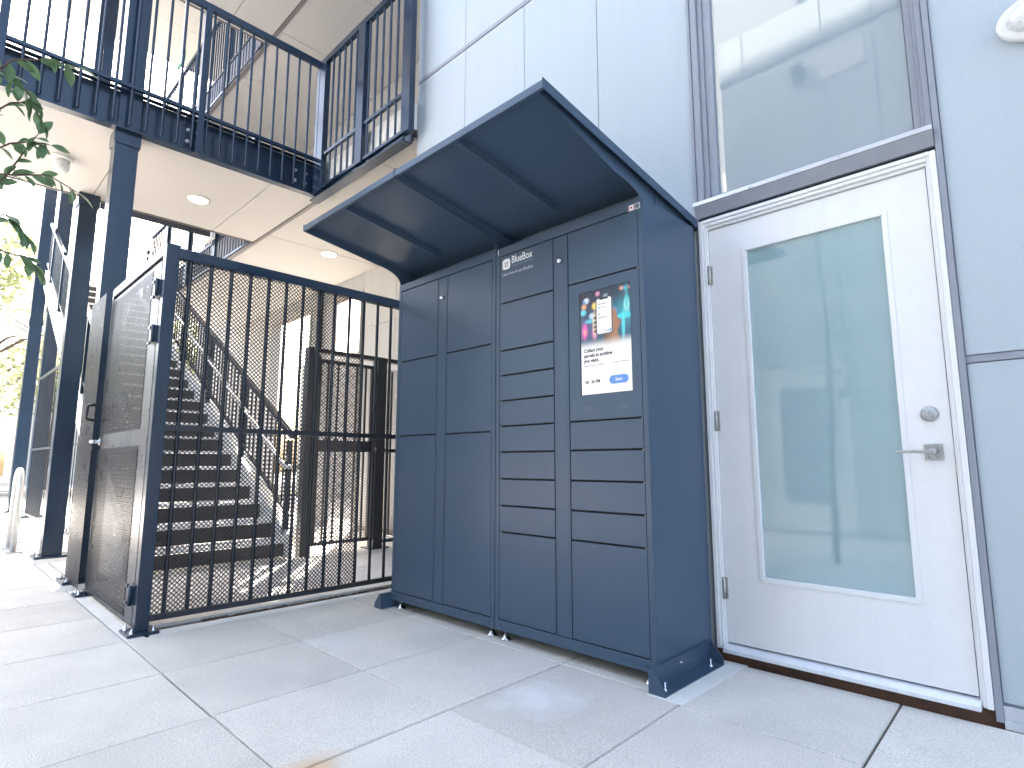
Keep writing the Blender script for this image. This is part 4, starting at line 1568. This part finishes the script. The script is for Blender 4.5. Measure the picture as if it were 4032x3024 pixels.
# ------------------------------------------------------------------ street beyond: trees and houses
def leaf_cloud(mb, c, rx, ry, rz, n, size, rr, hollow=0.35):
    for _ in range(n):
        while True:
            p = Vector((rr.uniform(-1, 1), rr.uniform(-1, 1), rr.uniform(-1, 1)))
            if hollow < p.length < 1:
                break
        q = Vector((c[0] + p.x * rx, c[1] + p.y * ry, c[2] + p.z * rz))
        d = Vector((rr.uniform(-1, 1), rr.uniform(-1, 1), rr.uniform(-0.7, 0.5))).normalized()
        u = d.cross(Vector((rr.uniform(-1, 1), rr.uniform(-1, 1), rr.uniform(-1, 1)))).normalized()
        s_ = size * rr.uniform(0.6, 1.3)
        mb.quad(q - d * s_, q + u * s_ * 0.42, q + d * s_, q - u * s_ * 0.42)


def bg_tree(x, y, h, r, label, seed):
    rr = random.Random(seed)
    t = thing('street_tree', (x, y, 0), label, 'tree', 'street trees')
    b = MB()
    b.tube([(x, y, -0.05), (x + 0.05, y, h * 0.25), (x - 0.05, y + 0.05, h * 0.5), (x, y, h * 0.8)], [0.17, 0.13, 0.10, 0.04], 8)
    for k in range(6):
        a = rr.uniform(0, 6.28)
        z = h * rr.uniform(0.3, 0.6)
        b.tube([(x, y, z), (x + math.cos(a) * r * 0.4, y + math.sin(a) * r * 0.4, z + h * 0.13), (x + math.cos(a) * r * 0.8, y + math.sin(a) * r * 0.8, z + h * 0.2)], [0.06, 0.04, 0.015], 6)
    b.build('trunk', 'bark', t)
    b = MB()
    for k in range(16):
        a, q = rr.uniform(0, 6.28), rr.uniform(0.1, 0.75)
        leaf_cloud(b, (x + math.cos(a) * r * q, y + math.sin(a) * r * q, h * rr.uniform(0.32, 0.98)), r * 0.36, r * 0.36, h * 0.10, 260, 0.11, rr, 0.2)
    o = b.build('crown', 'leaf_sunlit', t, recalc=False)
    return t


bg_tree(-21.5, 0.7, 7.5, 2.7, 'sunlit yellow green street tree at the left edge beyond the columns', 3)
bg_tree(-28.5, 3.6, 8.5, 3.0, 'sunlit street tree farther off behind the far columns', 5)
bg_tree(-30.0, -0.5, 9.0, 3.2, 'tallest pale green tree across the street at far left', 8)
bg_tree(-29.5, 8.5, 8.0, 3.0, 'leafy tree across the street seen past the end of the passage', 11)


def house(x0, x1, y0, y1, h, label, wall='house_siding'):
    t = thing('house', ((x0 + x1) / 2, (y0 + y1) / 2, 0), label, 'house')
    w = MB().box(x0, x1, y0, y1, -0.05, h).build('wall', wall, t)
    ym = (y0 + y1) / 2
    b = MB()
    b.prism([(y0 - 0.4, h - 0.1), (ym, h + 2.0), (y1 + 0.4, h - 0.1), (y1 + 0.4, h + 0.08), (ym, h + 2.2), (y0 - 0.4, h + 0.08)], 'x', x0 - 0.4, x1 + 0.4)
    b.prism([(y0 + 0.01, h), (y1 - 0.01, h), (ym, h + 2.0)], 'x', x0 + 0.02, x1 - 0.02)
    b.build('roof', 'house_roof', t)
    n = int((y1 - y0) / 2.2)
    for k in range(n):
        yc = y0 + (k + 0.5) * (y1 - y0) / n
        for zc in (1.5, 4.2):
            if zc + 0.8 > h:
                continue
            f = MB()
            f.box(x1 + 0.0, x1 + 0.06, yc - 0.55, yc + 0.55, zc - 0.7, zc + 0.7)
            fo = f.build('window', 'white_paint', w)
    for k in range(n):
        yc = y0 + (k + 0.5) * (y1 - y0) / n
        for zc in (1.5, 4.2):
            if zc + 0.8 > h:
                continue
            MB().box(x1 + 0.058, x1 + 0.065, yc - 0.45, yc + 0.45, zc - 0.6, zc + 0.6).build('pane', 'far_glass', w)
    return t


house(-44, -34.5, -9, 1.5, 5.4, 'pale house with gabled roof across the street at far left')
house(-44, -35, 3.5, 13, 5.4, 'pale house across the street seen behind the far columns')

# ------------------------------------------------------------------ opposite building, seen in the door and window glass
ob = thing('opposite_building', (1.0, -2.7, 0), 'pale panelled building across the courtyard, seen as a reflection in the door glass', 'building')
OY = -2.70
MB().box(-3.55, 7.0, OY - 6.0, OY - 0.013, 0, 7.6).build('wall', 'reveal_trim', ob)
xo = [-3.55, -3.19, -2.07, -1.457, -0.85, 0.4, 1.65, 2.9, 4.2, 5.6, 7.0]
for k in range(len(xo) - 1):
    xa, xb = xo[k], xo[k + 1]
    if k == 1:
        zz = ((2.28, 4.3), (4.3, 6.86), (6.92, 7.6))
    else:
        zz = ((0.06, 1.66), (1.69, 4.3), (4.3, 6.86), (6.92, 7.6))
    for z0, z1 in zz:
        b = MB().box(xa + 0.009, xb - 0.009, OY - 0.0125, OY, z0 + 0.003, z1 - 0.003)
        b.build('siding_panel', 'siding_far', ob)
MB().box(-3.56, 7.0, OY - 0.012, OY + 0.03, 6.862, 6.918).build('reveal_strip', 'vinyl_frame', ob)
od = door_leaf_mesh(-3.13, -2.13, 0.06, 2.16, -2.93, -2.33, 0.40, 1.96, OY - 0.03, OY + 0.0).build('door', 'white_paint', ob)
MB().box(-2.93, -2.33, OY - 0.02, OY - 0.015, 0.40, 1.96).build('glass_pane', 'far_glass', od)
b = MB()
b.box(-3.19, -3.135, OY - 0.02, OY + 0.015, 0.0, 2.25)
b.box(-2.125, -2.07, OY - 0.02, OY + 0.015, 0.0, 2.25)
b.box(-3.135, -2.125, OY - 0.02, OY + 0.015, 2.17, 2.25)
b.build('door_frame', 'white_paint', ob)
b = MB()
b.lathe((-2.22, OY, 1.13), [(0.03, 0), (0.03, 0.02)], 14, 'y')
b.lathe((-2.22, OY, 0.98), [(0.03, 0), (0.03, 0.05)], 14, 'y')
b.build('lock_set', 'satin_nickel', od)
MB().box(-5.9, -3.56, -9.0, -7.0, 0, 13.0).build('wing', 'wing_siding', ob)
for xa in (-5.4,):
    for z0 in (0.8, 3.6, 6.2):
        f_ = MB().box(xa, xa + 1.3, -6.999, -6.94, z0, z0 + 1.5).build('window', 'white_paint', ob)
        MB().box(xa + 0.08, xa + 1.22, -6.945, -6.93, z0 + 0.08, z0 + 1.42).build('pane', 'far_glass', f_)
os_ = thing('opposite_wall_light', (-2.40, OY, 6.45), 'square wall light high on the opposite building, reflected in the window', 'wall light')
MB().box(-2.48, -2.32, OY + 0.001, OY + 0.12, 6.40, 6.62).build('housing', 'navy_steel', os_, bevel=0.006)
MB().box(-2.30, -1.57, OY - 0.01, OY + 0.012, 6.29, 6.68).build('sun_patch', 'white_paint', ob)  # white sheet standing for a patch of sunlight on this wall

# ------------------------------------------------------------------ courtyard tree whose twigs hang into the view at left
ct = thing('courtyard_tree', (-1.75, -0.55, 0), 'young tree with dark green oval leaves hanging into view at the left edge', 'tree')
b = MB()
TX, TY_ = -1.75, -0.55
b.tube([(TX, TY_, -0.03), (TX + 0.02, TY_ + 0.02, 0.7), (TX + 0.05, TY_, 1.4), (TX + 0.08, TY_ + 0.06, 2.4), (TX + 0.05, TY_ + 0.1, 3.3)], [0.035, 0.030, 0.026, 0.018, 0.008], 8)
hub = [(TX + 0.045, TY_ + 0.01, 1.25), (TX + 0.055, TY_ + 0.02, 1.55), (TX + 0.06, TY_ + 0.02, 1.75)]
for hx, hy, hz in hub:
    b.tube([(hx, hy, hz), (hx + 0.15, hy + 0.30, hz + 0.02), (-1.46, 0.0, hz + 0.0)], [0.013, 0.010, 0.006], 6)
b.build('trunk', 'bark', ct)
TW = [[(-1.387, 0.009, 1.622), (-1.357, 0.051, 1.678), (-1.343, 0.1, 1.697), (-1.337, 0.142, 1.702)],
      [(-1.415, 0.016, 1.563), (-1.392, 0.057, 1.61), (-1.384, 0.085, 1.622), (-1.396, 0.106, 1.595)],
      [(-1.467, 0.031, 1.43), (-1.445, 0.067, 1.487), (-1.425, 0.087, 1.535), (-1.407, 0.103, 1.572)],
      [(-1.44, 0.023, 1.504), (-1.422, 0.065, 1.543), (-1.416, 0.09, 1.554), (-1.411, 0.124, 1.56)],
      [(-1.45, 0.026, 1.478), (-1.442, 0.083, 1.492), (-1.433, 0.128, 1.506), (-1.436, 0.178, 1.487)],
      [(-1.483, 0.037, 1.38), (-1.469, 0.073, 1.418), (-1.472, 0.089, 1.408), (-1.478, 0.112, 1.382)],
      [(-1.49, 0.039, 1.357), (-1.491, 0.089, 1.345), (-1.489, 0.117, 1.344), (-1.493, 0.135, 1.325)],
      [(-1.373, 0.006, 1.649), (-1.369, 0.04, 1.655), (-1.374, 0.067, 1.645), (-1.381, 0.088, 1.628)]]
b = MB()
for tw in TW:
    p0 = Vector(tw[0])
    root = Vector((-1.46, 0.0, min((1.27, 1.57, 1.75), key=lambda z: abs(z - p0.z))))
    b.tube([root] + tw, [0.004, 0.0022, 0.0018, 0.0014, 0.0008], 5)
b.build('twig', 'twig_bark', ct)
lm = MB()                                                      # one oval leaf, 50 mm long along +x, slightly folded
prof = [(0.0, 0.0), (0.008, 0.0055), (0.018, 0.0105), (0.028, 0.0120), (0.038, 0.0095), (0.046, 0.005), (0.052, 0.0)]
nb = len(prof)
for x, w in prof:
    zc_ = -0.9 * x * x * 4
    lm.v += [(x, -w, zc_ + w * 0.28), (x, 0, zc_), (x, w, zc_ + w * 0.28)]
for k in range(nb - 1):
    for j in (0, 1):
        a = k * 3 + j
        lm.f.append((a, a + 1, a + 4, a + 3))
        lm.sm.append(True)
leaf_me = bpy.data.meshes.new('leaf')
leaf_me.from_pydata(lm.v, [], lm.f)
leaf_me.polygons.foreach_set('use_smooth', [True] * len(lm.f))
leaf_me.materials.append(MATS['leaf_green'])
lr = random.Random(21)


def add_leaf(p, d, s=1.0, roll=0.0):
    d = Vector(d).normalized()
    q = d.to_track_quat('X', 'Z') @ Matrix.Rotation(roll, 3, 'X').to_quaternion()
    o = bpy.data.objects.new('leaf', leaf_me)
    col.objects.link(o)
    o.parent = ct
    o.location = Vector(p) - wl(ct)
    o.rotation_mode = 'QUATERNION'
    o.rotation_quaternion = q
    o.scale = (s, s, s)


for tw in TW:
    pts = [Vector(p) for p in tw]
    for k in range(len(pts) - 1):
        for m in range(4):
            t = (m + lr.uniform(0.1, 0.9)) / 4
            p = pts[k].lerp(pts[k + 1], t)
            along = (pts[k + 1] - pts[k]).normalized()
            d = along * lr.uniform(0.2, 0.9) + Vector((lr.uniform(-0.5, 0.3), lr.uniform(-0.55, 0.55), lr.uniform(-1.1, 0.35)))
            add_leaf(p, d, lr.uniform(0.48, 0.78), lr.uniform(-0.9, 0.9))
    add_leaf(pts[-1], pts[-1] - pts[-2] + Vector((0, 0, -0.01)), lr.uniform(0.6, 0.8), lr.uniform(-0.6, 0.6))
b = MB()
rr = random.Random(4)
for k in range(9):
    a, q = rr.uniform(0, 6.28), rr.uniform(0.1, 0.55)
    c = (TX + 0.05 + math.cos(a) * q, TY_ - 0.15 + math.sin(a) * q * 0.8, rr.uniform(1.5, 3.5))
    leaf_cloud(b, c, 0.30, 0.25, 0.25, 130, 0.024, rr, 0.1)
o = b.build('crown', 'leaf_green', ct, recalc=False)
tag(o, kind='stuff')
